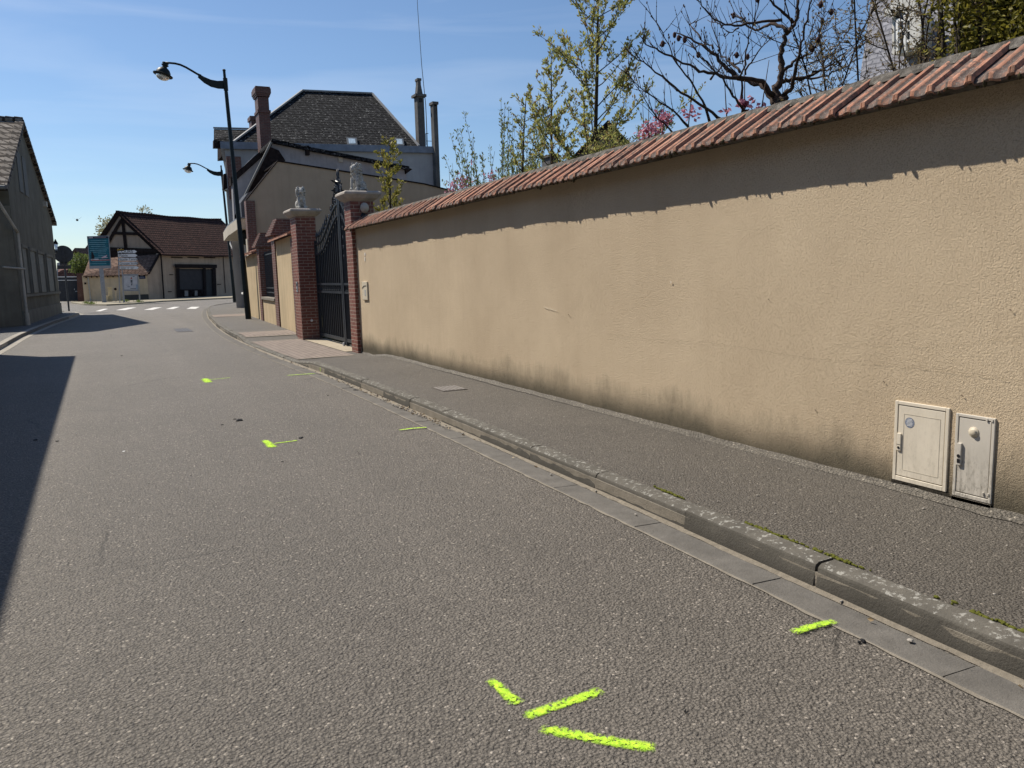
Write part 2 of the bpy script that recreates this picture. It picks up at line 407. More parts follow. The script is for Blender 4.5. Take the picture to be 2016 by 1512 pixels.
IRON = simple('gate_iron', (.018, .024, .034), .45, .2, 9, spec=.4)
LAMPM = simple('lamp_green_black', (.008, .013, .013), .5, .15, 4, spec=.25)
ZINC = simple('zinc', (.17, .20, .25), .55, .15, 3)
ZINCL = simple('pale_flashing', (.26, .26, .26), .6, .1, 3)
TIMB = simple('dark_timber', (.024, .019, .019), .95, .3, 7, .01, 30, spec=.05)
DOORD = simple('dark_door', (.022, .018, .02), .6, .2, 5)
WHITE = simple('white_paint', (.78, .77, .74), .55, .05, 5)
CASE = simple('window_casing', (.60, .58, .53), .6, .1, 6)
GLASS = simple('dark_glass', (.03, .035, .04), .08, .1, 3, spec=.6)
SIGNW = simple('sign_white', (.74, .74, .74), .5, .06, 8)
SIGNG = simple('sign_grey_metal', (.30, .31, .33), .5, .1, 5, metal=.0)
SIGNB = simple('sign_back', (.06, .065, .075), .6, .15, 5)
YELL = simple('sign_yellow', (.58, .33, .02), .5, .05, 8)
BLACKP = simple('black_print', (.012, .012, .014), .6, .0, 5)
BLUEP = simple('street_plate_blue', (.02, .035, .10), .4, .1, 5)
PVC = simple('pale_plastic', (.60, .53, .41), .5, .07, 9)
PIPE = simple('grey_pipe', (.16, .16, .15), .6, .15, 4)
PIPEP = simple('pale_pipe', (.40, .38, .33), .6, .15, 4)
OCHRE = simple('cabinet_ochre', (.55, .45, .28), .6, .08, 6)
GATED = simple('grey_gate', (.045, .05, .058), .55, .15, 4)
BARK = simple('bark', (.052, .04, .03), .95, .35, 14, .008, 60)
BARKB = simple('dark_bark', (.075, .052, .04), .95, .35, 14, .01, 60)
RED = simple('red_print', (.35, .05, .05), .5, .1, 6)
def mat_globe():
    m = NT('globe_glass', .25, .5); m.color((.55, .52, .46)); m.b.inputs['Transmission Weight'].default_value = .25; return m.m
GLOBE = mat_globe()
def mat_lens():
    m = NT('lamp_lens', .1, .5); m.color((.85, .85, .82)); m.b.inputs['Transmission Weight'].default_value = .6; return m.m
LENS = mat_lens()
def mat_lion():
    m = NT('lion_stone', .9, .2); b = m.mix(m.rng(m.noise(14, 5, .7, vec=m.obp), .35, .65), (.34, .33, .305), (.58, .57, .53))
    b = m.mix(m.rng(m.noise(40, 5, .7, vec=m.obp), (.50), .62, 0, .8), b, (.10, .097, .09)); m.color(b); m.bump(m.noise(70, 4, vec=m.obp), .6, .008); return m.m  # dark noise blotches stand in for shade in the carved crevices
LION = mat_lion()
def mat_leaf(name, cols, tr=.35):
    m = NT(name, .55, .3); v = m.vor(9, out='Color'); r = m.sep(m.n('NewGeometry').outputs['Position'])
    oi = m.n('NewGeometry').outputs['Random Per Island']
    c = m.mix(m.rng(oi, 0, .5), cols[0], cols[1]); c = m.mix(m.rng(oi, .62, .95), c, cols[2]); m.color(c)
    t = m.n('BsdfTranslucent'); m.put(t.inputs[0], c); mx_ = m.n('MixShader'); mx_.inputs[0].default_value = tr
    m.t.links.new(m.b.outputs[0], mx_.inputs[1]); m.t.links.new(t.outputs[0], mx_.inputs[2]); m.t.links.new(mx_.outputs[0], m.out.inputs[0]); return m.m
LEAF1 = mat_leaf('young_leaf', [(.19, .21, .06), (.42, .42, .13), (.24, .15, .07)], .5)
LEAF2 = mat_leaf('yellow_green_leaf', [(.20, .20, .035), (.36, .33, .07), (.26, .20, .05)])
LEAF3 = mat_leaf('hedge_leaf', [(.13, .125, .02), (.32, .28, .045), (.06, .06, .014)])
LEAF4 = mat_leaf('bush_leaf', [(.08, .13, .03), (.20, .24, .07), (.05, .08, .02)])
LEAF5 = mat_leaf('willow_leaf', [(.13, .17, .07), (.24, .28, .11), (.15, .13, .07)], .45)
LEAF6 = mat_leaf('far_leaf', [(.30, .29, .16), (.40, .38, .22), (.24, .22, .14)])
PINK = mat_leaf('blossom_pink', [(.45, .16, .22), (.62, .30, .38), (.34, .10, .16)])
TWIGL = mat_leaf('twig_bud', [(.20, .15, .07), (.30, .24, .10), (.16, .10, .06)])
LITTER = mat_leaf('dry_litter', [(.22, .14, .07), (.36, .28, .17), (.12, .07, .04)], .1)
PEBBLE = simple('pebble', (.35, .32, .28), .9, .35, 40)
def mat_neon():
    m = NT('neon_paint', .7, .2); m.color(m.mix(m.rng(m.noise(40, 4), .35, .65), (.37, .68, .035), (.60, .88, .06)))
    uv = m.n('UVMap', uv_map='UVMap'); q = m.sep(uv.outputs[0])
    e = m.mth('MULTIPLY', q[1], 1.0)
    gap = m.rng(m.noise(84*.7, 3, .7, dist=.5),   .35, .50, -1.0, 0); sp = m.rng(m.noise(230, 3, .7), .3, .7, -.30, .30); sw = m.rng(m.noise(20, 3, .6), .3, .7, -.12, .12)
    h = m.mth('ADD', e, m.mth('ADD', sp, m.mth('ADD', gap, sw)))
    a = m.mth('MULTIPLY', m.rng(h, .18, .95), .95)
    tr = m.n('BsdfTransparent'); mx_ = m.n('MixShader'); m.put(mx_.inputs[0], a)
    m.t.links.new(tr.outputs[0], mx_.inputs[1]); m.t.links.new(m.b.outputs[0], mx_.inputs[2]); m.t.links.new(mx_.outputs[0], m.out.inputs[0])
    m.bump(m.noise(88*.5, 4, .7, dist=.6), 1.0, .008); return m.m
NEON = mat_neon()
def mat_stripe():
    m = NT('road_paint', .7, .2); m.color((.62, .60, .56)); a = m.rng(m.noise(20, 5, .8), .30, .42)
    tr = m.n('BsdfTransparent'); mx_ = m.n('MixShader'); m.put(mx_.inputs[0], a)
    m.t.links.new(tr.outputs[0], mx_.inputs[1]); m.t.links.new(m.b.outputs[0], mx_.inputs[2]); m.t.links.new(mx_.outputs[0], m.out.inputs[0]); return m.m
STRIPE = mat_stripe()
def mat_soil():
    m = NT('garden_soil', 1, .1); m.color(m.mix(m.noise(3, 5), (.08, .10, .03), (.13, .10, .06))); return m.m
SOIL = mat_soil()

rnd = random.Random(7)

# ================================================================== SETTING: ground, road, pavements, kerbs
WX = 4.28                                   # street face of the long garden wall
def lerp_pts(pts, t):
    if t <= pts[0][0]: return pts[0][1]
    for (a, x), (b, y) in zip(pts, pts[1:]):
        if t <= b: return x+(y-x)*(t-a)/(b-a)
    return pts[-1][1]
def sstep(a, b, t):
    t = max(0, min(1, (t-a)/(b-a))); return t*t*(3-2*t)
def walk_z(y): return .12-.085*sstep(13.3, 14.7, y)*(1-sstep(20.0, 21.4, y))
def wall_x(y): return lerp_pts([(-10, WX), (15.3, WX), (20.3, 4.14), (25.3, 4.42), (29, 4.58), (33, 4.75), (33.4, 5.0), (37.5, 5.5), (46.7, 6.2), (60, 7.3)], y)

g = MB().quad((-600, -600, -.05), (600, -600, -.05), (600, 900, -.05), (-600, 900, -.05)); struct('ground', g, SOIL)
g = MB(); n = 24
g.quad((-45, -25, 0), (60, -25, 0), (60, 120, 0), (-45, 120, 0)); struct('road', g, A_ROAD)

# kerb line (street edge of the kerb top), near part measured, far part rounding the corner
kp = [(2.70, -10), (2.78, -2), (2.82, 1.5), (2.85, 3), (2.88, 4.5), (2.91, 7), (2.92, 9.5), (2.90, 12), (2.84, 14), (2.76, 17), (2.73, 20), (2.78, 23.5), (2.93, 27.3), (3.15, 31), (3.45, 35.5), (3.85, 40), (4.25, 44), (4.8, 48), (5.6, 51.2), (6.7, 53.6), (8.4, 55.3), (11, 56.4), (16, 57)]
def smooth_path(pts, step=.25):
    out = []; P = [V(x, y, 0) for x, y in pts]
    for i in range(len(P)-1):
        p0, p1, p2, p3 = P[max(i-1, 0)], P[i], P[i+1], P[min(i+2, len(P)-1)]
        k = max(2, int((p2-p1).length/step))
        for j in range(k):
            t = j/k
            out.append(.5*((2*p1)+(p2-p0)*t+(2*p0-5*p1+4*p2-p3)*t*t+(3*p1-p0-3*p2+p3)*t**3))
    return out+[P[-1]]
KP = smooth_path(kp)
KN = []
for i in range(len(KP)):
    d = (KP[min(i+1, len(KP)-1)]-KP[max(i-1, 0)]).normalized(); KN.append(V(d.y, -d.x, 0))   # towards the wall
KS = [0.0]
for i in range(1, len(KP)): KS.append(KS[-1]+(KP[i]-KP[i-1]).length)
def kat(s):
    lo = 0
    import bisect
    i = min(max(bisect.bisect(KS, s)-1, 0), len(KP)-2); t = (s-KS[i])/(KS[i+1]-KS[i])
    return KP[i].lerp(KP[i+1], t), KN[i].lerp(KN[i+1], t).normalized()
kerb = MB(); gut = MB(); s = 0.0; i = 0
offs = 0.0
S0 = next(KS[j] for j in range(len(KP)) if KP[j].y > 2.38)      # the open joint near the front
start = S0-math.floor(S0)
s = start-1.0+1.0
while s < KS[-1]-1.2:
    near = kat(s)[0].y < 25
    gap = .009
    g0 = .024 if abs(s-S0) < .05 else gap
    a, b = s+g0/2, s+1.0-gap/2
    dz = rnd.uniform(-.005, .005); dn = rnd.uniform(-.006, .006); tilt = rnd.uniform(-.004, .004)
    ring = []; K = 11 if near else 3
    for k in range(K):
        t = k/(K-1); p, nn = kat(a+(b-a)*t); z = walk_z(p.y)+.006+dz+tilt*(t-.5); p = p+nn*dn
        c = .022
        w0 = rnd.uniform(-.003, .003)
        prof = [(-.010, -.03), (0, .0), (.012+w0, z-.022+rnd.uniform(-.003, .003)), (.017+w0, z-.012), (.036+rnd.uniform(-.004, .004), z-.001), (.122, z+.002), (.132, z-.012), (.132, -.03)]
        ring.append([p+nn*o+V(0, 0, h) for o, h in prof])
    m = len(ring[0]); o = len(kerb.v)
    for r_ in ring: kerb.v += [tuple(q) for q in r_]
    for k in range(K-1):
        for j in range(m-1):
            q = o+k*m+j; kerb.f.append((q, q+m, q+m+1, q+1))
    kerb.f.append(tuple(o+j for j in range(m))); kerb.f.append(tuple(o+(K-1)*m+j for j in range(m-1, -1, -1)))
    # channel slab in front of the kerb
    a, b = s+.004+.18, s+1.0-.004+.18
    ring = []; dz = rnd.uniform(-.002, .002)
    for k in range(K):
        t = k/(K-1); p, nn = kat(min(a+(b-a)*t, KS[-1]-.01))
        prof = [(-.225, -.03), (-.222, .004+dz), (-.21, .007+dz), (-.03, .002+dz), (-.022, -.02)]
        ring.append([p+nn*o_+V(0, 0, h) for o_, h in prof])
    m = len(ring[0]); o = len(gut.v)
    for r_ in ring: gut.v += [tuple(q) for q in r_]
    for k in range(K-1):
        for j in range(m-1):
            q = o+k*m+j; gut.f.append((q, q+m, q+m+1, q+1))
    gut.f.append(tuple(o+j for j in range(m))); gut.f.append(tuple(o+(K-1)*m+j for j in range(m-1, -1, -1)))
    s += 1.0
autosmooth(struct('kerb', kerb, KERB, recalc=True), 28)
struct('gutter', gut, GUTTER, recalc=True)
# bedding under the joints, and wind-blown sand at the kerb foot
bed = MB(); sand = MB(); edge = MB()
for j in range(len(KP)-1):
    for mbx, o0, o1, z, jit in ((bed, .0, .15, None, 0), ):
        p, q = KP[j], KP[j+1]; za, zb = walk_z(p.y)-.035, walk_z(q.y)-.035
        bed.quad(p+KN[j]*.006+V(0, 0, -.02), q+KN[j+1]*.006+V(0, 0, -.02), q+KN[j+1]*.006+V(0, 0, zb), p+KN[j]*.006+V(0, 0, za))
        bed.quad(p+KN[j]*.006+V(0, 0, za), q+KN[j+1]*.006+V(0, 0, zb), q+KN[j+1]*.13+V(0, 0, zb), p+KN[j]*.13+V(0, 0, za))
struct('kerb_bedding', bed, MORTAR)
prev = None; SP = [kat(u*.04) for u in range(int((KS[-1]-2)/.04))]
for k, (p, nn) in enumerate(SP):
    if p.y > 50: break
    v_ = mnoise.noise(V(k*.09, 3.1, 0)); v2 = mnoise.noise(V(k*.45, 9.1, 0))
    w0 = .004+.022*max(0, v_+.15)+.010*v2+(.022 if 7 < p.y < 18 else 0)
    cur = (p+nn*.004+V(0, 0, .016), p-nn*(.010+w0*.4)+V(0, 0, .011), p-nn*max(.014, .02+w0)+V(0, 0, .0035))
    e0 = .224+.012*mnoise.noise(V(k*.3, 1.7, 4))+.006*v2
    ed = (p-nn*(.2215)+V(0, 0, .0062), p-nn*(e0+.012)+V(0, 0, .0045))
    if prev:
        sand.quad(prev[0][0], prev[0][1], cur[1], cur[0]); sand.quad(prev[0][1], prev[0][2], cur[2], cur[1]); edge.quad(prev[1][0], prev[1][1], ed[1], ed[0])
    prev = (cur, ed)
struct('gutter_sand', sand, SAND, kind='stuff', smooth=True); struct('gutter_joint', edge, MORTAR)

# right-hand pavement
walk = MB(); rows = []
ys = [-10+.5*i for i in range(121)]
import bisect
def kx(y):
    for j in range(len(KP)-1):
        if KP[j].y <= y <= KP[j+1].y: t = (y-KP[j].y)/(KP[j+1].y-KP[j].y+1e-9); return KP[j].x+(KP[j+1].x-KP[j].x)*t
    return KP[-1].x
for y in ys:
    if y > 48.6: break
    a, b = kx(y)+.124, wall_x(y)+.35
    rows.append([V(a+(b-a)*k/6, y, walk_z(y)+.004*math.sin(k+y*.7)*(0 < k < 6)) for k in range(7)])
inner = [V(7.0, 50.5, .12), V(7.6, 52, .12), V(9, 53.2, .12), V(12, 54, .12), V(16, 54.5, .12)]
outer = [(51.2,), ]
kk = [(5.0, 49), (5.75, 51.2), (6.85, 53.4), (8.5, 55.1), (11.05, 56.2), (16, 56.8)]
for (x, y), q in zip(kk[1:], inner): a = V(x+.1, y, .12); rows.append([a.lerp(q, k/6) for k in range(7)])
o = 0
for r_ in rows: walk.v += [tuple(p) for p in r_]
for j in range(len(rows)-1):
    for k in range(6): q = j*7+k; walk.f.append((q, q+1, q+8, q+7))
struct('pavement', walk, A_WALK, smooth=True)
# brick-paved crossings laid on it
def pave(name, y0, y1, mat, x1=None, x0=None, dz=.005):
    mb = MB(); N = max(2, int((y1-y0)/.25)); pr = None
    for i_ in range(N+1):
        y = y0+(y1-y0)*i_/N; a = (x0 if x0 else kx(y)+.128); b = x1 if x1 else wall_x(y)-.02; c = [V(a+(b-a)*k/4, y, walk_z(y)+dz+.003) for k in range(5)]
        if pr:
            for k in range(4): mb.quad(pr[k], pr[k+1], c[k+1], c[k])
        pr = c
    return struct(name, mb, mat)
pave('brick_paving', 14.9, 19.9, PAVER, 4.03); pave('brick_paving', 20.9, 22.4, PAVER); pave('brick_paving', 33.0, 35.2, PAVER, 4.9)
for y in (14.86, 19.92, 20.82, 22.42): pave('paving_edge', y, y+.07, MORTAR, None if y > 20.5 else 4.03, dz=.007)
pave('threshold', 15.75, 19.55, THRESH, 4.75, 4.06, dz=.006)
# mortar fillet along the foot of the wall
fil = MB(); pr = None
for k in range(int(25.3/.05)+1):
    y = -10+k*.05; z = walk_z(y); wv = .070+.030*mnoise.noise(V(y*1.3, 0, 0))+.020*mnoise.noise(V(y*7, 5, 0)); hh = .030+.012*mnoise.noise(V(y*3, 2, 7))
    if y > 13.6: wv *= max(.3, 1-(y-13.6)/2.2)
    c = (V(WX+.02, y, z+hh+.006), V(WX-.012, y, z+hh), V(WX-wv*.55, y, z+.014+hh*.2), V(WX-wv, y, z+.0045))
    if pr:
        for q in range(3): fil.quad(pr[q], pr[q+1], c[q+1], c[q])
    pr = c
struct('mortar_strip', fil, mat_asphalt('fillet_mortar', (.185, .165, .135), 70, patch=.35).m, smooth=True)
# garden behind the wall, far pavements
gd = MB().prism([(4.75, -10, 0), (45, -10, 0), (45, 54, 0), (7.5, 54, 0), (6.6, 46, 0), (5.4, 33, 0), (4.85, 25, 0), (4.6, 20, 0)], (0, 0, .06)); struct('garden', gd, SOIL)
lk = [(-3.0, -25), (-2.8, 8), (-2.62, 22), (-2.6, 28), (-2.3, 36), (-1.85, 43), (-1.7, 46.5), (-2.1, 48.6), (-3.2, 49.8), (-6, 50.4), (-40, 50.6)]
lp = MB().prism([(x, y, -.02) for x, y in lk]+[(-40, -25, -.02)], (0, 0, .12)); struct('pavement', lp, mat_asphalt('asphalt_left', (.15, .14, .13), 60).m)
LKP = smooth_path(lk, .6); lkm = MB()
for j in range(len(LKP)-2):
    p, q = LKP[j], LKP[j+1]; d = (q-p).normalized(); nn = V(-d.y, d.x, 0)
    d2 = (LKP[j+2]-q).normalized(); n2 = V(-d2.y, d2.x, 0)
    lkm.quad(p+V(0, 0, -.02), q+V(0, 0, -.02), q+V(0, 0, .105), p+V(0, 0, .105)); lkm.quad(p+V(0, 0, .105), q+V(0, 0, .105), q+n2*.16+V(0, 0, .106), p+nn*.16+V(0, 0, .106))
    lkm.quad(p-nn*.2+V(0, 0, .005), q-n2*.2+V(0, 0, .005), q+V(0, 0, .006), p+V(0, 0, .006))
struct('kerb', lkm, mat_concrete('left_kerb_concrete', (.36, .33, .28)))
# pavement island by the signs
ip = [gnd(141, 597.5), gnd(165, 601), gnd(210, 602), gnd(262, 599.5), gnd(318, 594.5), gnd(455, 588)]
isl = MB().prism([(p.x, p.y, -.02) for p in ip]+[(14, 90, -.02), (-6, 90, -.02), (ip[0].x-.4, 84, -.02)], (0, 0, .12)); struct('pavement', isl, mat_concrete('far_pavement', (.34, .30, .22), sc=.5))
# zebra crossing
zb = MB()
for a, b, c_, d_ in (((188, 612.5), (204, 608), (213, 608), (198, 612.8)), ((228, 610.5), (252, 605.5), (269, 605.2), (246, 610.5)), ((243, 612), (262, 607), (276, 607), (258, 612)),
                     ((283, 610), (303, 605.2), (319, 605), (300, 610)), ((326, 608.5), (342, 604), (354, 604), (341, 608.3)), ((367, 608), (377, 604), (393, 604), (385, 608))):
    if a == (243, 612): continue
    zb.quad(*[gnd(*q, .005) for q in (a, d_, c_, b)])
struct('zebra_crossing', zb, STRIPE)
# two patches of old road repair / drain covers
def disc_grate(px, py, w_, l_, label, nm):
    c = gnd(px, py); t = thing(nm, label, 'drain cover', c)
    mb = MB().box((c.x-w_/2, c.y-l_/2, .002), (c.x+w_/2, c.y+l_/2, .007)); obj('frame', mb, simple('cast_iron', (.075, .07, .065), .6), t)
    mb = MB()
    for k in range(5): x = c.x-w_/2+w_*(k+.5)/5; mb.box((x-w_*.03, c.y-l_*.42, .0075), (x+w_*.03, c.y+l_*.42, .010))
    obj('rib', mb, simple('cast_iron_worn', (.11, .10, .095), .5), t)
disc_grate(360, 650, .45, 2.0, 'iron grate set in the asphalt ahead of the crossing', 'road_grate')
c = gnd(885, 765, .125); t = thing('pavement_hatch', 'small ribbed metal hatch in the pavement near the gate end of the wall', 'hatch', c)
obj('plate', MB().box((c.x-.16, c.y-.2, c.z+.001), (c.x+.16, c.y+.2, c.z+.005)), simple('hatch_iron', (.13, .115, .10), .6), t); mb = MB()
for k in range(6): mb.box((c.x-.14+k*.05, c.y-.18, c.z+.0055), (c.x-.115+k*.05, c.y+.18, c.z+.009))
obj('rib', mb, simple('hatch_worn', (.24, .225, .215), .5), t)
# loose litter and grit along the channel
lit = MB(); peb = MB()
for k in range(260):
    y = 7.2+abs(rnd.gauss(0, 3.2)) if k < 200 else rnd.uniform(1.5, 25)
    if y > 24: continue
    x = kx(y)-rnd.uniform(.015, .09)
    if rnd.random() < .45: lit.leaf(V(x, y, .016), V(rnd.uniform(-1, 1), rnd.uniform(-1, 1), rnd.uniform(.0, .5)), rnd.uniform(.02, .045), rnd.uniform(.012, .022), rnd)
    else: peb.ball((x, y, .014), (rnd.uniform(.006, .014), rnd.uniform(.006, .014), rnd.uniform(.004, .008)), 6, 4)
for k in range(160):
    y = rnd.uniform(1.2, 16); x = rnd.uniform(-2, 2.5) if k < 90 else rnd.uniform(3.05, 4.1)
    z = .003 if x < 2.6 else walk_z(y)+.004
    peb.ball((x, y, z), (rnd.uniform(.003, .009),)*2+(.004,), 6, 4)
clod = MB(); bits = MB()
for px, py, s_ in ((468, 827, .035), (474, 828, .03), (462, 825, .015), (70, 866, .02), (112, 868, .015), (700, 768, .03), (684, 758, .02), (645, 778, .014), (592, 862, .022), (555, 908, .01), (438, 836, .014), (240, 700, .02), (1700, 1262, .018), (1350, 1400, .008)):
    p = gnd(px, py, .006)
    for q in range(5): clod.ball(p+V(rnd.gauss(0, s_*.5), rnd.gauss(0, s_*.5), 0), (s_*rnd.uniform(.3, .6), s_*rnd.uniform(.3, .6), s_*.3), 6, 4)
for px, py, z in ((742, 755, .125), (760, 710, .10), (148, 856, .006), (708, 891, .006), (797, 887, .006), (240, 890, .006), (1000, 1440, .006)):
    p = gnd(px, py, z); bits.leaf(p+V(0, 0, .004), V(rnd.uniform(-1, 1), rnd.uniform(-1, 1), .1), rnd.uniform(.02, .045)*(.3 if py > 1000 else 1), .02*(.3 if py > 1000 else 1), rnd)
struct('soil_crumbs', clod, BLACKP, kind='stuff'); struct('paper_scraps', bits, WHITE, kind='stuff')
struct('leaf_litter', lit, LITTER, kind='stuff'); struct('grit', peb, PEBBLE, kind='stuff')
mw = MB()
for k in range(190):
    y = rnd.choice((1.75, 2.62, 3.1, 3.9, 2.95))+rnd.gauss(0, .10); x = kx(y)+.136+abs(rnd.gauss(0, .012)); 
    mw.ball((x, y, walk_z(y)+.006), (rnd.uniform(.004, .011), rnd.uniform(.006, .02), rnd.uniform(.003, .008)), 5, 4)
def mat_gmoss():
    m = NT('green_moss', 1, .05); m.color(m.mix(m.noise(90, 4), (.06, .07, .012), (.15, .15, .035))); return m.m
struct('moss', mw, mat_gmoss(), kind='stuff')

# ------------------------------------------------------------------ fluorescent survey marks
def stroke(label, pts, wid, z=.0045, vertical=None):
    """pts: picture-measured ground points; a sprayed line with ragged cover"""
    P = [gnd(px, py, z) if len((px, py)) == 2 else None for px, py in pts] if not vertical else vertical
    wl = wid if isinstance(wid, (list, tuple)) else [wid]*len(P)
    SEG = []
    for a, b, wa, wb in zip(P, P[1:], wl, wl[1:]):
        for k in range(6): SEG.append((a.lerp(b, k/6), wa+(wb-wa)*k/6))
    SEG.append((P[-1], wl[-1]))
    me = bpy.data.meshes.new('paint_mark'); vs = []; fs = []; uv = []
    n_ = len(SEG); ca = SEG[0][0]
    for i_, (p, wd) in enumerate(SEG):
        d = (SEG[min(i_+1, n_-1)][0]-SEG[max(i_-1, 0)][0]).normalized(); q = V(-d.y, d.x, 0) if not vertical else V(0, 1, 0)
        endf = min(1.0, min(i_, n_-1-i_)/1.2)
        for k in range(7):
            t = k/3-1; vs.append(p+q*t*wd*.66); uv.append(((p-ca).length, (1-abs(t)**1.6)*1.25*(.25+.75*endf)))
    for i_ in range(n_-1):
        for k in range(6): a = i_*7+k; fs.append((a, a+7, a+8, a+1))
    org = sum(vs, V(0, 0, 0))/len(vs)
    me.from_pydata([tuple(v-org) for v in vs], [], fs); me.materials.append(NEON); ul = me.uv_layers.new(name='UVMap')
    for li in me.loops: ul.data[li.index].uv = uv[li.vertex_index]
    for p in me.polygons:
        pass
    o_ = bpy.data.objects.new('paint_mark', me); COL.objects.link(o_); o_.location = org
    if not vertical and me.polygons[0].normal.z < 0: me.flip_normals()
    return tag(o_, label, 'paint mark', 'fluorescent survey marks on the street')
stroke('short thick yellow-green dash, upper left of the nearest three-line mark', [(964, 1336), (1000, 1368), (1020, 1386)], [.045, .045, .06])
stroke('yellow-green line of the nearest mark rising towards the kerb', [(1030, 1411), (1110, 1384), (1186, 1358)], [.05, .05, .055])
stroke('longest yellow-green line, lowest stroke of the nearest mark', [(1062, 1433), (1180, 1455), (1292, 1473)], .055)
stroke('yellow-green line painted across the edge of the gutter channel in the foreground', [(1559, 1245), (1600, 1232), (1646, 1222)], .045, .0125)
stroke('thick yellow-green dab of the L-shaped mark in mid road', [(520, 866), (529, 873), (537, 881)], [.07, .075, .09])
stroke('thin yellow-green line of the L-shaped mark in mid road', [(538, 873), (562, 870), (587, 866.5)], .035)
stroke('thin yellow-green line across the gutter beside the middle of the kerb', [(785, 846.5), (812, 843), (842, 841)], .04, .0125)
stroke('small yellow-green dab of the farthest mark on the road', [(402, 745), (406, 748), (411, 753)], [.11, .12, .13])
stroke('faint thin yellow-green line of the farthest mark on the road', [(410, 747.5), (432, 745.5), (456, 743)], .035)
stroke('thin yellow-green line crossing the gutter at the dropped kerb', [(564, 739), (592, 737), (622, 735)], .05, .0125)
k0 = gnd(620, 733, .02); KXx = kx(k0.y)
stroke('short upright yellow-green tick on the kerb face near the driveway', None, [.03, .03], vertical=[V(KXx-.004, k0.y, .02), V(KXx-.004, k0.y, .10)])

# ================================================================== LONG GARDEN WALL with tile coping
wt = thing('garden_wall', 'long beige roughcast garden wall capped with orange clay tiles', 'wall', (WX, 4, 0))
WY0, WY1 = -7.0, 15.32
wm = MB(); NX, NZ = 90, 10
for i in range(NX+1):
    for j in range(NZ+1):
        y = WY0+(WY1-WY0)*i/NX; z = -.02+2.52*j/NZ
        wm.v.append((WX+.006*mnoise.noise(V(y*.6, z*.9, 1))+.003*mnoise.noise(V(y*2.1, z*2.3, 5)), y, z))
for i in range(NX):
    for j in range(NZ): a = i*(NZ+1)+j; wm.f.append((a, a+1, a+NZ+2, a+NZ+1))
wm.prism([(WX+.03, WY0, -.02), (WX+.32, WY0, -.02), (WX+.32, WY0, 2.5), (WX+.03, WY0, 2.5)], (0, WY1-WY0, 0))
wall_o = obj('wall', wm, PLASTER, wt, smooth=False); autosmooth(wall_o, 40)
# coping tiles: each tile a moulded sheet, laid side by side, slightly uneven
EX, EZ = WX-.186, 2.44; RX, RZ = WX+.165, 2.655
TW = .222
def prof(u):
    """moulded profile across one tile: steep rib, flat pan, low roll"""
    if u < .04: return .024*u/.04
    if u < .13: return .024+.003*math.sin((u-.04)/.09*math.pi)
    if u < .15: return .015
    if u < .19: return .023
    if u < .24: return .023*(1-(u-.19)/.05)+.002
    if u < .50: return .002-.005*math.sin((u-.24)/.26*math.pi)
    if u < .78: return .002+.017*math.sin((u-.50)/.28*math.pi)**.8
    return .002-.003*math.sin((u-.78)/.22*math.pi)
US = [0, .02, .04, .085, .128, .132, .148, .152, .188, .24, .30, .37, .44, .50, .54, .59, .64, .69, .74, .78, .85, .92, 1.0]
tm = MB(); moss = MB(); y = WY0; tix = 0
sl_ = V(RX-EX, 0, RZ-EZ); SLN = V(-sl_.z, 0, sl_.x).normalized()
while y < WY1+.06:
    jz = rnd.uniform(-.005, .005); jx = rnd.uniform(-.008, .007); tw = rnd.uniform(-.012, .012); ww = .7*mnoise.noise(V(y*.5, 8, 0))*.02
    L_ = [0, .045, .12, .4, .7, 1.0]; o = len(tm.v)
    for li, tt in enumerate(L_):
        for u in US:
            h = prof(u)+.006
            if li == 0: h = h*.55-.012                      # rolled nose of the tile
            p = V(EX+jx, 0, EZ+jz+ww)+sl_*tt+SLN*h; tm.v.append((p.x, y+u*TW+tw*(.5-tt), p.z))
    # nose underside
    for u in US:
        p = V(EX+jx+.012, 0, EZ+jz+ww-.018-.3*max(0, .004-prof(u)))+SLN*prof(u)*.55; tm.v.append((p.x, y+u*TW+tw*.5, p.z))
    for u in US:
        p = V(EX+jx+.19, 0, EZ+jz+ww+.07)+SLN*(prof(u)*.6-.012); tm.v.append((p.x, y+u*TW+tw*.2, p.z))
    m = len(US)
    for li in range(len(L_)-1):
        for k in range(m-1): a = o+li*m+k; tm.f.append((a, a+m, a+m+1, a+1))
    b0 = o+len(L_)*m
    for k in range(m-1):
        tm.f.append((o+k, o+k+1, b0+k+1, b0+k)); tm.f.append((b0+k, b0+k+1, b0+m+k+1, b0+m+k))
    # rib cheek faces the previous tile
    for q in range(rnd.choice((2, 4, 5, 7))):
        uu = rnd.random(); c = V(EX+jx+rnd.uniform(.0, .03), y+uu*TW, EZ+jz+ww-.016+prof(uu)*.5)
        s_ = rnd.uniform(.005, .013)*(1.6 if rnd.random() < .12 else 1)
        moss.ball(c, (s_, s_*rnd.uniform(.4, 1.0), s_*rnd.uniform(.7, 2.2)), 6, 5)
    y += TW; tix += 1
cop = autosmooth(obj('tile_coping', tm, TILE, wt), 38); cop.data.materials.append(TILEP)
per = 5*(len(US)-1)+2*(len(US)-1)
for f_ in cop.data.polygons:
    k = f_.index % per; k = k % (len(US)-1); 
    if 9 <= k <= 13 or k >= 16: f_.material_index = 1
obj('eave_moss', moss, MOSS, wt, smooth=True)
bk = MB().prism([(EX+.10, WY0, EZ+.012), (RX, WY0, RZ-.025), (RX+.40, WY0, EZ-.02), (RX+.15, WY0, EZ-.05)], (0, WY1-WY0, 0)); obj('coping_bed', bk, RIDGE, wt)
rm = MB(); pr = None
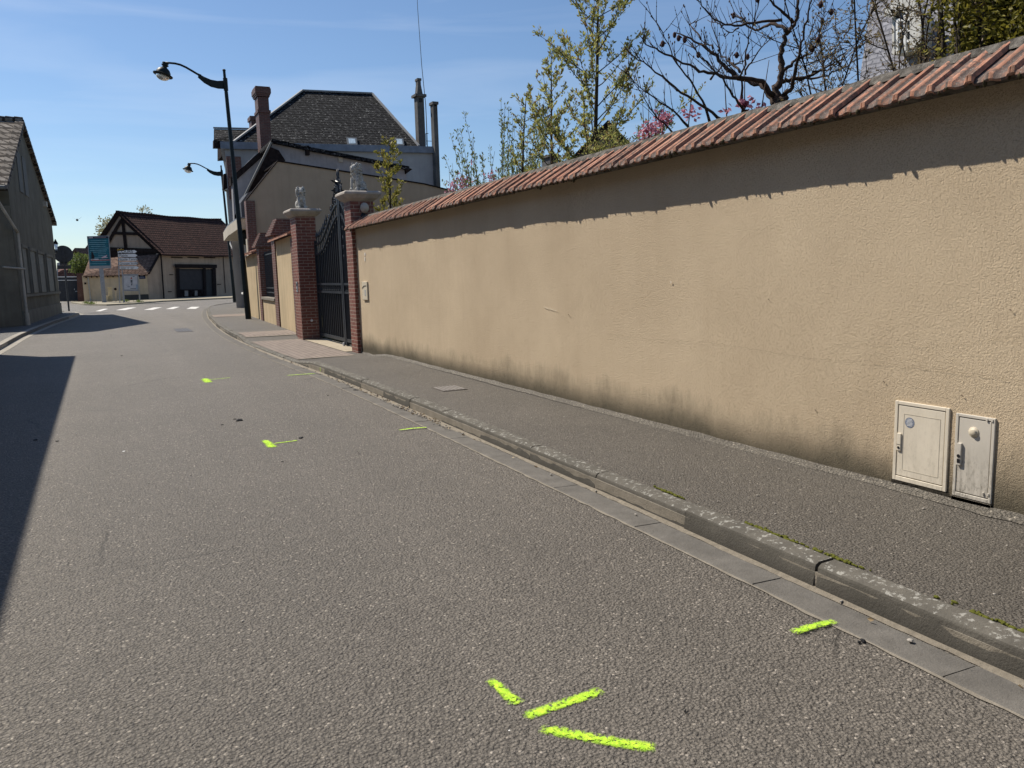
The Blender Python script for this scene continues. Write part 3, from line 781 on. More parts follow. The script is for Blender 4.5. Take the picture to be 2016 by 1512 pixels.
for k in range(int((WY1-WY0+.05)/.05)+1):
    y = WY0+k*.05; n1 = mnoise.noise(V(y*1.1, 0, 3)); n2 = mnoise.noise(V(y*6, 4, 3)); n3 = mnoise.noise(V(y*13, 7, 1))
    hz = .022+.008*n1+.007*n2; lo = .060+.028*n2+.02*n3
    c = [V(RX-lo, y, RZ-lo*.62+.016), V(RX-lo*.8, y, RZ-lo*.5+.030+.004*n3), V(RX-.02, y, RZ+hz+.012), V(RX+.05, y, RZ+hz+.006), V(RX+.13, y, RZ-.04), V(RX+.13, y, RZ-.09)]
    if pr:
        for q in range(5): rm.quad(pr[q], c[q], c[q+1], pr[q+1])
    pr = c
obj('ridge_cap', rm, RIDGE, wt, smooth=True)

# long hairline cracks, pock marks and scuffs of the render
def wall_line(nm, pts, w_, mat, x=WX-.0085):
    P = [atx(px, py, x) for px, py in pts]; F = []; r_ = random.Random(len(pts))
    for a, b in zip(P, P[1:]):
        k_ = max(2, int((b-a).length/.03))
        for q in range(k_): F.append(a.lerp(b, q/k_)+V(0, r_.gauss(0, .002), r_.gauss(0, .0035)))
    F.append(P[-1]); mb = MB(); U = V(0, 0, 1)
    for a, b in zip(F, F[1:]):
        w1 = w_*r_.uniform(.4, 1.2); n_ = V(1, 0, 0).cross(b-a).normalized(); mb.quad(a+n_*w1/2, a-n_*w1/2, b-n_*w1/2, b+n_*w1/2)
    return obj(nm, mb, mat, wall_o)
CRK = simple('crack_brown', (.27, .21, .15), 1, .3, 30); SCUF = simple('scuff', (.66, .58, .46), .9, .1, 30)  # cracks and pock marks in a browner tone than the render
wall_line('crack', [(1195, 658), (1280, 668), (1400, 675), (1500, 690), (1600, 706), (1700, 712), (1800, 722), (1900, 735), (2014, 749)], .0016, CRK)
wall_line('crack', [(1640, 676), (1720, 677), (1820, 680), (1900, 674), (2014, 662)], .0012, CRK)
wall_line('crack', [(1455, 478), (1470, 462), (1500, 452), (1530, 436)], .0014, CRK)
wall_line('scuff', [(1070, 605), (1082, 608), (1096, 611)], .008, SCUF); wall_line('scuff', [(1320, 555), (1322, 556)], .02, SCUF)
wall_line('paper_remnant', [(718.3, 497), (718.6, 503)], .05, WHITE); wall_line('paper_remnant', [(718.2, 506), (718.6, 514)], .04, WHITE)
for px, py, w_ in ((1741, 752, .010), (1895, 779, .008), (1606, 808, .011), (1514, 590, .007), (1120, 620, .012), (1990, 610, .008)): wall_line('pock_mark', [(px-1, py-2), (px+1, py+2)], w_*.8, CRK)

# ------------------------------------------------------------------ cabinets and letter box in the wall
def panel_dirt(name, c, dirt, zlo, zhi, amt):
    m = NT(name, .55, .3); b = m.mix(m.rng(m.noise(4, 4), .3, .7), tuple(x*.9 for x in c), c)
    sp = m.mth('MULTIPLY', m.rng(m.noise(1.0, 6, .75, vec=m.vmul(m.pos, (60, 60, 26))), .50, .66), m.rng(m.sep()[2], zlo, zhi, amt, .03))
    st = m.mth('MULTIPLY', m.rng(m.noise(1.0, 4, .6, vec=m.vmul(m.pos, (26, 26, 3))), .42, .7), m.rng(m.sep()[2], zlo, zhi, amt*.8, .0))
    b = m.mix(sp, b, dirt); b = m.mix(st, b, dirt); m.color(b); m.bump(m.noise(30, 3), .1, .002); return m.m
CAB1 = panel_dirt('cabinet_cream', (.74, .665, .54), (.25, .22, .17), .1, .8, .35)
CAB2 = panel_dirt('cabinet_grey', (.60, .555, .48), (.14, .125, .10), .1, .5, 1.0)
def broken_render():  # broken hole drawn as a flat patch, its shade put into the colour
    r_ = random.Random(4); mb = MB(); up_, lo2 = [], []
    for k in range(15):
        y = 2.90+k*.028; up_.append(V(WX-.0085, y, .172+r_.uniform(-.002, .004))); lo2.append(V(WX-.0085, y, .145-.018*math.sin(k*.5)+r_.uniform(-.012, .012)))
    for k in range(14): mb.quad(up_[k], lo2[k], lo2[k+1], up_[k+1])
    return obj('broken_render', mb, simple('render_hole_shade', (.035, .030, .022), 1, .5, 60, .01, 90), wt)
broken_render()
def cabinet(nm, label, y0, y1, z0, z1, mat, fmat, wide):
    t = thing(nm, label, 'meter cabinet', (WX, (y0+y1)/2, z0)); x = WX
    fw = .022 if wide else .018; d = .011
    fr = MB()
    fr.box((x-d, y0, z0), (x+.01, y0+fw, z1)); fr.box((x-d, y1-fw, z0), (x+.01, y1, z1)); fr.box((x-d, y0+fw, z1-fw), (x+.01, y1-fw, z1)); fr.box((x-d, y0+fw, z0), (x+.01, y1-fw, z0+fw*1.3))
    obj('frame', fr, fmat, t, bevel=.003)
    dm = MB().box((x-d+.003, y0+fw+.004, z0+fw*1.3+.004), (x+.008, y1-fw-.004, z1-fw-.004))
    door = obj('door', dm, mat, t, bevel=.003)
    if wide:
        ins = MB(); a0, a1, b0, b1 = y0+.055, y1-.065, z0+.075, z1-.075
        for q in (((a0, b0), (a1, b0)), ((a0, b1), (a1, b1)), ((a0, b0), (a0, b1)), ((a1, b0), (a1, b1))):
            ins.bar((x-d+.0028, *q[0]), (x-d+.0028, *q[1]), .0024, .002, up=(1, 0, 0))
        obj('moulding', ins, simple('moulding_beige', (.52, .47, .38), .6), door)  # moulding lines in a darker cream than the door
        # round sticker high on the door with printed lines
        sy, sz = y1-.105, z1-.125
        obj('sticker', MB().lathe((x-d+.0035, sy, sz), [(.032, 0), (.032, .0015)], 24, (-1, 0, 0)), simple('sticker_blue', (.20, .23, .30), .5, .3, 60), door)
        ln = MB()
        for k in range(6): h = -.02+k*.008; wv = math.sqrt(.029**2-h*h)*rnd.uniform(.6, .9); ln.box((x-d+.0012, sy-wv, sz+h), (x-d+.0022, sy+wv, sz+h+.003))
        obj('sticker_print', ln, SIGNW, door)
        lk_ = MB().box((x-d-.006, y1-fw-.032, z1-.31), (x-d+.008, y1-fw-.004, z1-.20)); lo = obj('lock', lk_, fmat, t, bevel=.003)
        obj('keyhole', MB().lathe((x-d-.0065, y1-fw-.018, z1-.29), [(.008, 0), (.008, .002)], 14, (-1, 0, 0)), BLACKP, lo)
        obj('lock_seam', MB().box((x-d-.0068, y1-fw-.031, z1-.272), (x-d-.0058, y1-fw-.005, z1-.2695)), TIMB, lo)
    else:
        obj('knob', MB().lathe((x-d+.004, (y0+y1)/2+.005, z1-.095), [(.030, 0), (.030, .004), (.027, .006), (.019, .007), (.018, .015), (.015, .017)], 28, (-1, 0, 0)), PVC, t, smooth=True)
        lk_ = MB().box((x-d-.010, y1-fw-.03, z1-.30), (x-d+.008, y1-fw-.004, z1-.17)); lo = obj('lock', lk_, fmat, t, bevel=.003)
        obj('keyhole', MB().lathe((x-d-.0105, y1-fw-.017, z1-.245), [(.010, 0), (.010, .002)], 14, (-1, 0, 0)).box((x-d-.0118, y1-fw-.026, z1-.285), (x-d-.0105, y1-fw-.009, z1-.262)), BLACKP, lo)
        for zz in (z0+.052, z1-.012):
            for ya in (y0+.012, y0+.042): obj('hinge', MB().box((x-d-.004, ya, zz-.008), (x-d+.004, ya+.009, zz+.006)), fmat, t)
            obj('plinth', MB().box((x-d-.004, y0-.004, z0-.05), (x+.012, y1+.004, z0-.002)), MORTAR, t, bevel=.003)
    return t
cabinet('meter_cabinet', 'larger cream meter cabinet with round blue sticker, set in the wall above the pavement', 2.925, 3.285, .175, .675, CAB1, CAB1, True)
cabinet('meter_cabinet', 'narrow dirt-spattered grey cabinet with round knob, beside the larger cream cabinet', 2.655, 2.885, .17, .655, CAB2, CAB2, False)
t = thing('letter_box', 'small cream letter box fixed to the wall next to the brick gate pillar', 'letter box', (WX, 14.78, 1.09))
lb = obj('body', MB().box((WX-.028, 14.62, 1.09), (WX+.01, 14.95, 1.435)), PVC, t, bevel=.006)
fl = MB(); fp = [V(WX-.030, 14.93, 1.31), V(WX-.030, 14.88, 1.33), V(WX-.030, 14.80, 1.355), V(WX-.030, 14.66, 1.36)]
for a, b in zip(fp, fp[1:]): fl.bar(a, b, .012, .006)
obj('slot', fl, BLACKP, lb); obj('name_plate', MB().box((WX-.0305, 14.70, 1.17), (WX-.027, 14.80, 1.28)), simple('plate_grey', (.42, .41, .38)), lb)

# ------------------------------------------------------------------ gate pillars, caps, lions
def pillar(label, x0, x1, y0, y1, z0, zt, cap):
    t = thing('gate_pillar', label, 'gate pillar', ((x0+x1)/2, (y0+y1)/2, z0), 'brick gate pillars with stone caps')
    obj('shaft', MB().box((x0, y0, z0-.05), (x1, y1, zt)), BRICK, t, bevel=.006)
    cx, cy = (x0+x1)/2, (y0+y1)/2; h = (x1-x0)/2; k = (y1-y0)/2
    mb = MB(); rr = [(0.005, 0), (.05, .05), (.085, .12), (.085, .155), (.06, .185)]
    o = len(mb.v)
    for e, z in rr:
        for sx, sy in ((-1, -1), (1, -1), (1, 1), (-1, 1)): mb.v.append((cx+sx*(h+e*cap), cy+sy*(k+e*cap), zt+z))
    for i_ in range(len(rr)-1):
        for j in range(4): a, b = i_*4+j, i_*4+(j+1) % 4; mb.f.append((a, b, b+4, a+4))
    mb.f.append((3, 2, 1, 0)); q = (len(rr)-1)*4; mb.f.append((q, q+1, q+2, q+3))
    obj('cap', mb, STONE, t, bevel=.008)
    return t
pillar('near red-brick gate pillar at the end of the beige wall, globe lamp on it', 4.205, 4.665, 15.30, 15.76, .03, 2.98, 1.6)
pillar('far red-brick gate pillar on the other side of the iron gate', 4.03, 4.51, 19.60, 20.22, .03, 3.0, 1.6)
gl = aty(717.5, 409, 15.19); t = thing('wall_lamp', 'round glass globe wall lamp on the shaded side of the near gate pillar', 'wall lamp', (gl.x, 15.30, gl.z))
obj('bracket', MB().lathe((gl.x, 15.30, gl.z-.14), [(.05, 0), (.055, .015), (.03, .03)], 14, (0, -1, 0)).tube([(gl.x, 15.28, gl.z-.14), (gl.x, 15.20, gl.z-.14), (gl.x, 15.19, gl.z-.09)], .018), IRON, t)
obj('globe', MB().ball((gl.x, 15.19, gl.z), (.085, .085, .10), 18, 12), GLOBE, t, smooth=True)
t = thing('intercom', 'small metal intercom plate on the street face of the far gate pillar', 'intercom', (4.03, 19.9, 1.3))
obj('plate', MB().box((4.012, 19.78, 1.2), (4.032, 19.92, 1.45)), SIGNG, t, bevel=.004)
obj('button', MB().lathe((4.012, 19.85, 1.27), [(.018, 0), (.016, .008)], 12, (-1, 0, 0)), BLACKP, t); obj('grille', MB().box((4.008, 19.81, 1.34), (4.012, 19.89, 1.41)), BLACKP, t)
t = thing('gate_sensor', 'small round white sensor low on the far gate pillar', 'sensor', (4.28, 19.6, .52))
obj('body', MB().lathe((4.27, 19.605, .5), [(.03, 0), (.03, .02), (.02, .03)], 14, (0, -1, 0)), SIGNW, t)

def lion_mesh(seated_haunch=1):
    """seated stone lion, facing -Y, base at the origin, about 0.55 m tall"""
    mb = MB()
    mb.box((-.105, -.15, 0), (.105, .17, .035))
    mb.ball((0, .045, .20), (.088, .105, .155), 14, 10, Matrix.Rotation(R(-18), 3, 'X'))        # trunk
    mb.ball((0, -.035, .27), (.078, .07, .10), 14, 10)                                            # chest
    for s_ in (-1, 1):
        mb.ball((s_*.078, .075, .115), (.050, .098, .098), 12, 9)                                 # haunch
        mb.ball((s_*.092, -.01, .055), (.032, .07, .026), 10, 7)                                  # hind paw
        mb.tube([(s_*.060, -.055, .27), (s_*.062, -.085, .17), (s_*.060, -.095, .07), (s_*.060, -.10, .04)], [.040, .031, .026, .027], 10)
        mb.ball((s_*.060, -.118, .05), (.031, .042, .021), 10, 7)                                 # fore paw
        mb.ball((s_*.060, -.075, .478), (.016, .010, .015), 8, 6)                                  # ear
        mb.ball((s_*.034, -.135, .452), (.013, .010, .010), 8, 6)                                 # brow
        mb.ball((s_*.020, -.150, .405), (.020, .018, .016), 8, 6)                                 # whisker pad
    mb.ball((0, -.055, .43), (.066, .085, .082), 14, 10)                                          # skull
    mb.ball((0, -.125, .425), (.034, .04, .038), 12, 8)                                           # muzzle
    mb.tube([(0, -.11, .475), (0, -.15, .435), (0, -.163, .418)], [.020, .016, .017], 8)          # nose
    mb.ball((0, -.135, .385), (.026, .024, .016), 10, 6)                                          # chin
    mb.tube([(.03, .15, .06), (.10, .17, .05), (.135, .10, .06), (.13, .03, .075)], [.02, .018, .018, .026], 8)   # tail round the flank
    mane = random.Random(3)
    mb.ball((0, .0, .40), (.088, .080, .118), 14, 10)
    for k in range(120):
        a = mane.uniform(-math.pi, math.pi); zz = mane.uniform(.24, .52); rr = .104*math.sqrt(max(.12, 1-((zz-.40)/.16)**2))
        x, y_ = math.sin(a)*rr*1.02, math.cos(a)*rr*.95-.005
        if y_ < -.055 and .37 < zz < .49: continue
        mb.ball((x, y_-.008, zz), (mane.uniform(.014, .022),)*2+(mane.uniform(.018, .034),), 6, 5)
    return mb
lm = lion_mesh()
def lion(label, loc, rz, sc, src=None):
    if src is None:
        t = bpy.data.objects.new('lion_statue', None); COL.objects.link(t)
        o_ = obj('lion_body', lm, LION, t, smooth=True, recalc=False)
        rmod = o_.modifiers.new('remesh', 'REMESH'); rmod.mode = 'VOXEL'; rmod.voxel_size = .0058; rmod.use_smooth_shade = True
    else: t = dup(src)
    t.location = loc; t.rotation_euler = (0, 0, rz); t.scale = (sc, sc, sc)
    return tag(t, label, 'lion statue', 'pair of stone lions on the gate pillars')
l1 = lion('seated white stone lion on the near pillar cap, bigger of the two', (4.43, 15.52, 3.163), R(-52), 1.03)
l2 = lion('seated white stone lion on the far pillar cap, both forelegs showing', (4.25, 19.88, 3.183), R(-2), 1.02, l1)

# ------------------------------------------------------------------ wrought-iron double gate
GX = 4.45
def gate_leaf(label, yh, yc):
    t = thing('iron_gate_leaf', label, 'gate', (GX, yh, .05), 'two leaves of the iron driveway gate')
    W = yc-yh
    def top(u): return 2.33+.76*sstep(.12, 1.0, u)+.02*u
    obj('hinge_stile', MB().box((GX-.03, min(yh, yh+.06*(1 if W > 0 else -1)), .08), (GX+.03, max(yh, yh+.06*(1 if W > 0 else -1)), 2.42)), IRON, t)
    sg = 1 if W > 0 else -1
    obj('meeting_stile', MB().box((GX-.035, min(yc, yc-.07*sg), .06), (GX+.03, max(yc, yc-.07*sg), 3.30)), IRON, t)
    for dz, nm in ((0, 'top_rail'), (-.24, 'top_rail')):
        mb = MB()
        for k in range(16): u, v_ = k/16, (k+1)/16; mb.bar((GX, yh+W*u, top(u)+dz), (GX, yh+W*v_, top(v_)+dz), .045, .045)
        obj(nm, mb, IRON, t)
    for z, h in ((1.38, .05), (1.20, .05), (.17, .07)): obj('cross_rail', MB().box((GX-.025, min(yh, yc), z-h/2), (GX+.025, max(yh, yc), z+h/2)), IRON, t)
    n_ = 14
    for k in range(1, n_):
        u = k/n_; y_ = yh+W*u; mb = MB().tube([(GX, y_, .17), (GX, y_, top(u)+(.18 if u < .55 else .02))], .014, 8)
        if u < .55: mb.lathe((GX, y_, top(u)+.15), [(.016, 0), (.032, .03), (.018, .09), (.002, .16)], 8)
        obj('picket', mb, IRON, t, smooth=False)
    for k in range(n_):          # ring frieze between the two middle rails and rings along the meeting stile
        y_ = yh+W*(k+.5)/n_; pts = [(GX, y_+.045*math.cos(a), 1.29+.05*math.sin(a)) for a in [2*math.pi*q/10 for q in range(11)]]; obj('ring', MB().tube(pts, .008, 5, False), IRON, t)
    mb = MB()
    def spiral(cy_, cz, r0, turns, flip=1, th0=0):
        return [(GX, cy_+flip*(r0*(1-q/22*.85))*math.cos(th0+q/22*turns*2*math.pi), cz+(r0*(1-q/22*.85))*math.sin(th0+q/22*turns*2*math.pi)) for q in range(23)]
    for u, r_, dz in ((.60, .07, .09), (.70, .09, .12), (.80, .12, .16), (.88, .10, .30), (.86, .08, .10), (.93, .07, .42)): obj('scroll', MB().tube(spiral(yh+W*u, top(u)+dz, r_, 1.4, sg), .014, 6), IRON, t)
    obj('crest_bar', MB().tube([(GX, yh+W*.72, top(.72)+.06), (GX, yh+W*.86, top(.86)+.30), (GX, yh+W*.93, 3.45), (GX, yc-.05*sg, 3.58)], [.016, .022, .018, .012], 6), IRON, t)
    for zz in (2.75, 2.55, 2.35, 2.15, 1.95): obj('scroll', MB().tube(spiral(yc-.115*sg, zz, .05, 1.3, -sg), .012, 6), IRON, t)
    fpz = [(GX+.045, yh+W*.02, .2)]+[(GX+.045, yh+W*(k/12)*.98+W*.02*(k == 0), top(k/12)-.26) for k in range(13)]+[(GX+.045, yc-.03*sg, .2)]
    obj('infill_sheet', MB().prism(fpz, (.006, 0, 0)), BLACKP, t)
    mb = MB().lathe((GX, yc-.035*sg, 3.30), [(.045, 0), (.06, .03), (.03, .08), (.05, .14), (.02, .22), (.035, .27), (.012, .34), (.022, .39), (.003, .50)], 10)
    obj('finial', mb, IRON, t, smooth=True)
    lf = MB()
    for k in range(7): lf.leaf(V(GX-.02, yc-.06*sg, 3.35+k*.03), V(rnd.uniform(-1, 1), rnd.uniform(-1, 1)*.8, rnd.uniform(-.2, 1)), .14, .06, rnd)
    obj('iron_leaf', lf, IRON, t)
    if sg < 0: obj('wheel', MB().lathe((GX-.06, yc+.05, .075), [(.045, -.015), (.05, 0), (.045, .015)], 14, (1, 0, 0)), SIGNG, t)
gate_leaf('far leaf of the tall dark iron gate, most of its bars in view', 19.50, 17.06)
gate_leaf('near leaf of the tall dark iron gate, mostly hidden by the near pillar', 15.80, 17.02)
# leafy hedge added behind the gate to keep the driveway dark
t = thing('added_driveway_hedge', 'clipped hedge added behind the bars of the iron gate', 'hedge', (6.2, 17.5, .06)); hb = MB(); r2 = random.Random(5)
for k in range(5200):
    p = V(r2.uniform(5.3, 7.2), r2.uniform(15.9, 20.6), .06+2.15*r2.random()); hb.leaf(p, V(r2.uniform(-1, 1), r2.uniform(-1, 1), r2.uniform(-1, 1)), .10, .06, r2)
obj('foliage', hb, LEAF3, t); st = MB()
for k in range(9): st.tube([(6.2, 16+k*.55, .05), (6.25, 16.05+k*.55, 1.7)], [.04, .015], 6)
obj('stem', st, BARK, t)

# ------------------------------------------------------------------ garden wall beyond the gate, with brick piers and a grilled opening
wt2 = thing('garden_wall', 'short beige wall beyond the gate with brick piers and a grilled opening', 'wall', (4.4, 26, 0))
def seg(y0, y1, z1, off=0.0, th=.28):
    return [(wall_x(y0)+off, y0, -.02), (wall_x(y1)+off, y1, -.02), (wall_x(y1)+off+th, y1, -.02), (wall_x(y0)+off+th, y0, -.02)], z1+.02
P_, h_ = seg(20.23, 24.2, 2.62); obj('wall', MB().prism(P_, (0, 0, h_)), BEIGE3, wt2)
P_, h_ = seg(28.9, 33.0, 2.45); obj('wall', MB().prism(P_, (0, 0, h_)), BEIGE3, wt2)
P_, h_ = seg(24.95, 28.3, .86); obj('low_wall', MB().prism(P_, (0, 0, h_)), BEIGE3, wt2)
P_, h_ = seg(24.95, 28.3, .09, -.06, .42); sb = MB().prism([(x, y, .86) for x, y, z in P_], (0, 0, .09)); obj('sill', sb, MORTAR, wt2, bevel=.01)
def bpier(y0, y1, zt):
    P_, h_ = seg(y0, y1, zt, -.035, .50); o_ = obj('brick_pier', MB().prism(P_, (0, 0, h_)), BRICK2, wt2); cp_ = MB()
    x = wall_x((y0+y1)/2)-.035
    for k in range(7): e = .12-.035*k; cp_.box((x-e, y0-e*.6, zt+k*.07), (x+.50+max(e, 0)*.5, y1+e*.6, zt+(k+1)*.07-.001))
    obj('stepped_cap', cp_, BRICK2, o_)
bpier(24.2, 24.95, 2.80); bpier(28.3, 28.9, 2.62)
def ccop(y0, y1, z0):
    mb = MB(); k = 0; y_ = y0
    while y_ < y1:
        x = wall_x(y_); mb.prism([(x-.20, y_, z0-.02), (x-.20, y_, z0+.02), (x+.30, y_, z0+.22), (x+.30, y_, z0+.18)], (0, .20, 0)); mb.tube([(x-.20, y_+.1, z0+.02), (x+.3, y_+.1, z0+.22)], .03, 6); y_ += .215
    obj('tile_coping', mb, TILE, wt2)
ccop(20.25, 24.15, 2.62); ccop(28.95, 32.9, 2.45)
gr = MB()
for k in range(16): y_ = 25.0+k*.215; gr.tube([(wall_x(y_)+.14, y_, .95), (wall_x(y_)+.14, y_, 2.45)], .012, 6)
for z in (1.1, 1.25, 2.35): gr.bar((wall_x(24.95)+.14, 24.95, z), (wall_x(28.3)+.14, 28.3, z), .03, .04)
obj('grille', gr, IRON, wt2)
obj('pilaster', MB().box((4.10, 20.24, 0), (4.2, 20.75, 2.55)), BRICK2, wt2)

# ================================================================== STREET LAMPS
def street_lamp():
    B = V(4.30, 30.2, .12); t = thing('street_lamp', 'nearer of the two dark swan-neck street lamps, on the pavement by the wall', 'street lamp', B, 'dark swan-neck street lamps')
    T = V(4.09, 30.2, 8.79); mb = MB()
    def pz(z): return B.lerp(T, (z-B.z)/(T.z-B.z))
    mb.tube([pz(.12), pz(2.2), pz(2.25), pz(8.05), pz(8.1), pz(8.79)], [.105, .10, .085, .062, .052, .045], 14)
    mb.lathe(pz(8.76), [(.055, 0), (.055, .04), (.03, .06)], 12)
    obj('pole', mb, LAMPM, t, smooth=False); autosmooth(t.children[0], 40)
    obj('pole_hatch', MB().box((B.x-.045, B.y-.112, .7), (B.x+.045, B.y-.10, 1.15)), LAMPM, t)
    # fin bracket: curved plate pair, deep at the pole and running to a point
    up = [aty(px, py, 30.2) for px, py in ((441.5, 160), (428, 160.5), (415, 158), (402, 152.5), (390, 146))]
    lo_ = [aty(px, py, 30.2) for px, py in ((442, 173), (430, 172.5), (416, 169), (403, 161.5), (390.5, 150.5))]
    mb = MB(); mb.prism(up+lo_[::-1], (0, .012, 0)); mb.prism([p+V(0, .075, 0) for p in up+lo_[::-1]], (0, .012, 0))
    mb.tube([p+V(0, .045, 0) for p in up], .035, 8); mb.tube([p+V(0, .045, 0) for p in lo_], .03, 8)
    mb.lathe(pz(8.10), [(.075, 0), (.075, .42)], 14)
    obj('bracket', mb, LAMPM, t)
    arm = [aty(px, py, 30.245) for px, py in ((396, 149), (388, 145.5), (378, 139.5), (366, 132.5), (355, 127.5), (345, 125), (335, 124), (325.5, 123.5))]
    obj('arm', MB().tube(arm, [.035]*6+[.033, .035], 10), LAMPM, t, smooth=True)
    tip = arm[-1]; c = aty(321.5, 144, 30.245); ax = (tip-c).normalized(); ax = (ax+V(.02, 0, 0)).normalized()
    obj('drop_rod', MB().tube([tip, c+ax*.26], [.04, .03], 10), LAMPM, t)
    lan = MB().lathe(c, [(.275, -.10), (.31, -.085), (.32, -.05), (.235, -.02), (.225, .05), (.175, .13), (.10, .185), (.075, .20), (.075, .25), (.11, .255), (.115, .285), (.08, .295), (.08, .325), (.105, .33), (.10, .36), (.05, .37)], 24, ax)
    lo = obj('lantern', lan, LAMPM, t); autosmooth(lo, 35)
    obj('lens', MB().lathe(c, [(.22, -.085), (.225, -.10), (.21, -.15), (.16, -.20), (.09, -.232), (.03, -.242)], 24, ax), LENS, lo, smooth=True)
    return t
L1 = street_lamp(); L2 = dup(L1); L2.location = (7.0, 54.7, .12)
tag(L2, 'farther of the two dark swan-neck street lamps, at the street corner', 'street lamp', 'dark swan-neck street lamps')

# ================================================================== LEFT STREET: gabled house in shade, and the house outside the frame that shades the road
GP, GQ = (-3.3, 28.0), (-2.55, 47.5)
def gx(y): return GP[0]+(GQ[0]-GP[0])*(y-GP[1])/(GQ[1]-GP[1])
h1 = thing('gabled_house', 'dark rendered house with tall street gable and scalloped tile roof, at the left edge', 'house', (-3, 40, .1))
pk = V(gx(39.2), 39.2, 8.25); e1 = V(gx(32.6), 32.6, 4.95); e2 = V(gx(48.2), 48.2, 4.72)
W0, W1 = 34.0, 47.5; inn = V(-12.0, .5, 0)
def rk(y): return (e1.z+(pk.z-e1.z)*(y-e1.y)/(pk.y-e1.y)) if y < pk.y else (pk.z+(e2.z-pk.z)*(y-pk.y)/(e2.y-pk.y))
face = [V(gx(W0), W0, -.02), V(gx(W1), W1, -.02), V(gx(W1), W1, rk(W1)-.12), V(pk.x, pk.y, pk.z-.12), V(gx(W0), W0, rk(W0)-.12)]
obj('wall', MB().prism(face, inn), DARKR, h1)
rf = MB(); th = .12
for a, b in ((e1, pk), (pk, e2)):
    a2, b2 = a+V(.10, 0, .02), b+V(.10, 0, .02); rf.prism([a2, b2, b2-V(0, 0, th), a2-V(0, 0, th)], inn+V(-.1, 0, 0))
obj('roof', rf, ROOFL, h1)
vt = MB()
for a, b, n_ in ((e1, pk, 26), (pk, e2, 32)):                    # overlapping verge tiles give the scalloped edge
    for k in range(n_):
        p = a.lerp(b, k/n_); q = a.lerp(b, (k+1)/n_); s_ = .03 if k % 2 else .0
        vt.prism([p+V(.16, 0, .03), q+V(.16, 0, .075), q+V(.16, 0, -.12), p+V(.16, 0, -.17)], (-.30, 0, 0))
    vt.bar(a.lerp(b, 0)+V(.02, 0, .0), b+V(.02, 0, 0), .12, .10)
obj('verge_tile', vt, ROOFL, h1)
rdg = MB(); 
for k in range(40): p = pk+V(.12-.31*k, .5/40*k, .06); rdg.tube([p, p+V(-.30, .01, .015)], [.11, .12], 8)
obj('ridge_tile', rdg, ROOFL, h1)
off = V(.012, 0, 0)
def gface(pxs): return [atp(px, py, GP, GQ)+off for px, py in pxs]
for a, b in ((45.5, 56), (60, 72.5), (76, 88), (92, 104)):
    ya = atp(a, 540, GP, GQ).y; yb = atp(b, 540, GP, GQ).y; zt, zb = 3.0-.012*(yb-40), 1.25
    wn = MB().prism([(gx(ya)+.02, ya, zb), (gx(yb)+.02, yb, zb), (gx(yb)+.02, yb, zt), (gx(ya)+.02, ya, zt)], (-.08, 0, 0)); wo = obj('window', wn, simple('blind_shutter', (.125, .123, .11), .6, .2, 3), h1)
    obj('frame', MB().bar((gx(ya)+.03, ya, zb), (gx(ya)+.03, ya, zt), .08, .10).bar((gx(yb)+.03, yb, zb), (gx(yb)+.03, yb, zt), .10, .12).bar((gx(ya)+.03, ya, zt), (gx(yb)+.03, yb, zt), .10, .12), DARKR2, wo)
ya, yb = 34.6, 47.4; obj('sill', MB().prism([(gx(ya)+.09, ya, 1.12), (gx(yb)+.09, yb, 1.12), (gx(yb)+.09, yb, 1.22), (gx(ya)+.09, ya, 1.22)], (-.15, 0, 0)), DARKR2, h1)
obj('plinth', MB().prism([(gx(34.02)+.05, 34.02, -.02), (gx(47.48)+.05, 47.48, -.02), (gx(47.48)+.05, 47.48, .62), (gx(34.02)+.05, 34.02, .62)], (-.12, 0, 0)), DARKR2, h1)
for ya, yb in ((36.9, 37.8), (38.4, 39.4)):
    obj('attic_shutter', MB().prism([(gx(ya)+.03, ya, 5.2), (gx(yb)+.03, yb, 5.2), (gx(yb)+.03, yb, 6.75), (gx(ya)+.03, ya, 6.75)], (-.06, 0, 0)), simple('old_shutter', (.12, .125, .12), .8), h1)
p = atp(86, 402, GP, GQ); obj('alarm_box', MB().box((p.x-.02, p.y-.3, p.z-.12), (p.x+.14, p.y+.3, p.z+.12)), PIPEP, h1)
# rain pipes and the low side wing towards the camera
pp = [V(gx(32.7)-.3, 32.55, 4.75), V(gx(33.4)+.12, 33.6, 3.6), V(gx(34.1)+.12, 34.15, 3.45), V(gx(34.1)+.12, 34.15, .55), V(gx(34.1)+.12, 34.15, .1)]
obj('downpipe', MB().tube(pp[:4], .055, 8).tube(pp[3:], .085, 8), PIPEP, h1)
obj('gutter', MB().tube([e1+V(.1, -.08, -.06), e1+V(-12, .4, -.06)], .075, 8), PIPE, h1)
wn2 = thing('side_annex', 'low dark lean-to wall with a pale horizontal pipe, in front of the gabled house', 'annex', (-4, 32, .1))
sw = [(gx(33.9), 33.9), (gx(33.9)-5.5, 28.0)]
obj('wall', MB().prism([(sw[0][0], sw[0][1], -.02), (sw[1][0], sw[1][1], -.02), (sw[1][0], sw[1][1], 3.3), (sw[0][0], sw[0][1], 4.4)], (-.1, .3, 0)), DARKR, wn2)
a, b = aty(0, 526, 33.0), aty(46, 529.5, 33.75); dd = V(0, -.25, 0)
a = atp(0, 526, sw[0], sw[1])+V(.1, -.12, 0); b = atp(46, 529.5, sw[0], sw[1])+V(.06, -.1, 0)
obj('pipe', MB().tube([a, b], .035, 8), PIPEP, wn2)
p = gnd(31, 640, .1); t = thing('pipe_guard', 'slim pale post standing on the shaded left pavement', 'post', p); obj('post', MB().tube([p, p+V(-.02, 0, .8)], .05, 10).lathe(p+V(-.02, 0, .8), [(.05, 0), (.03, .03)], 10), PIPEP, t)
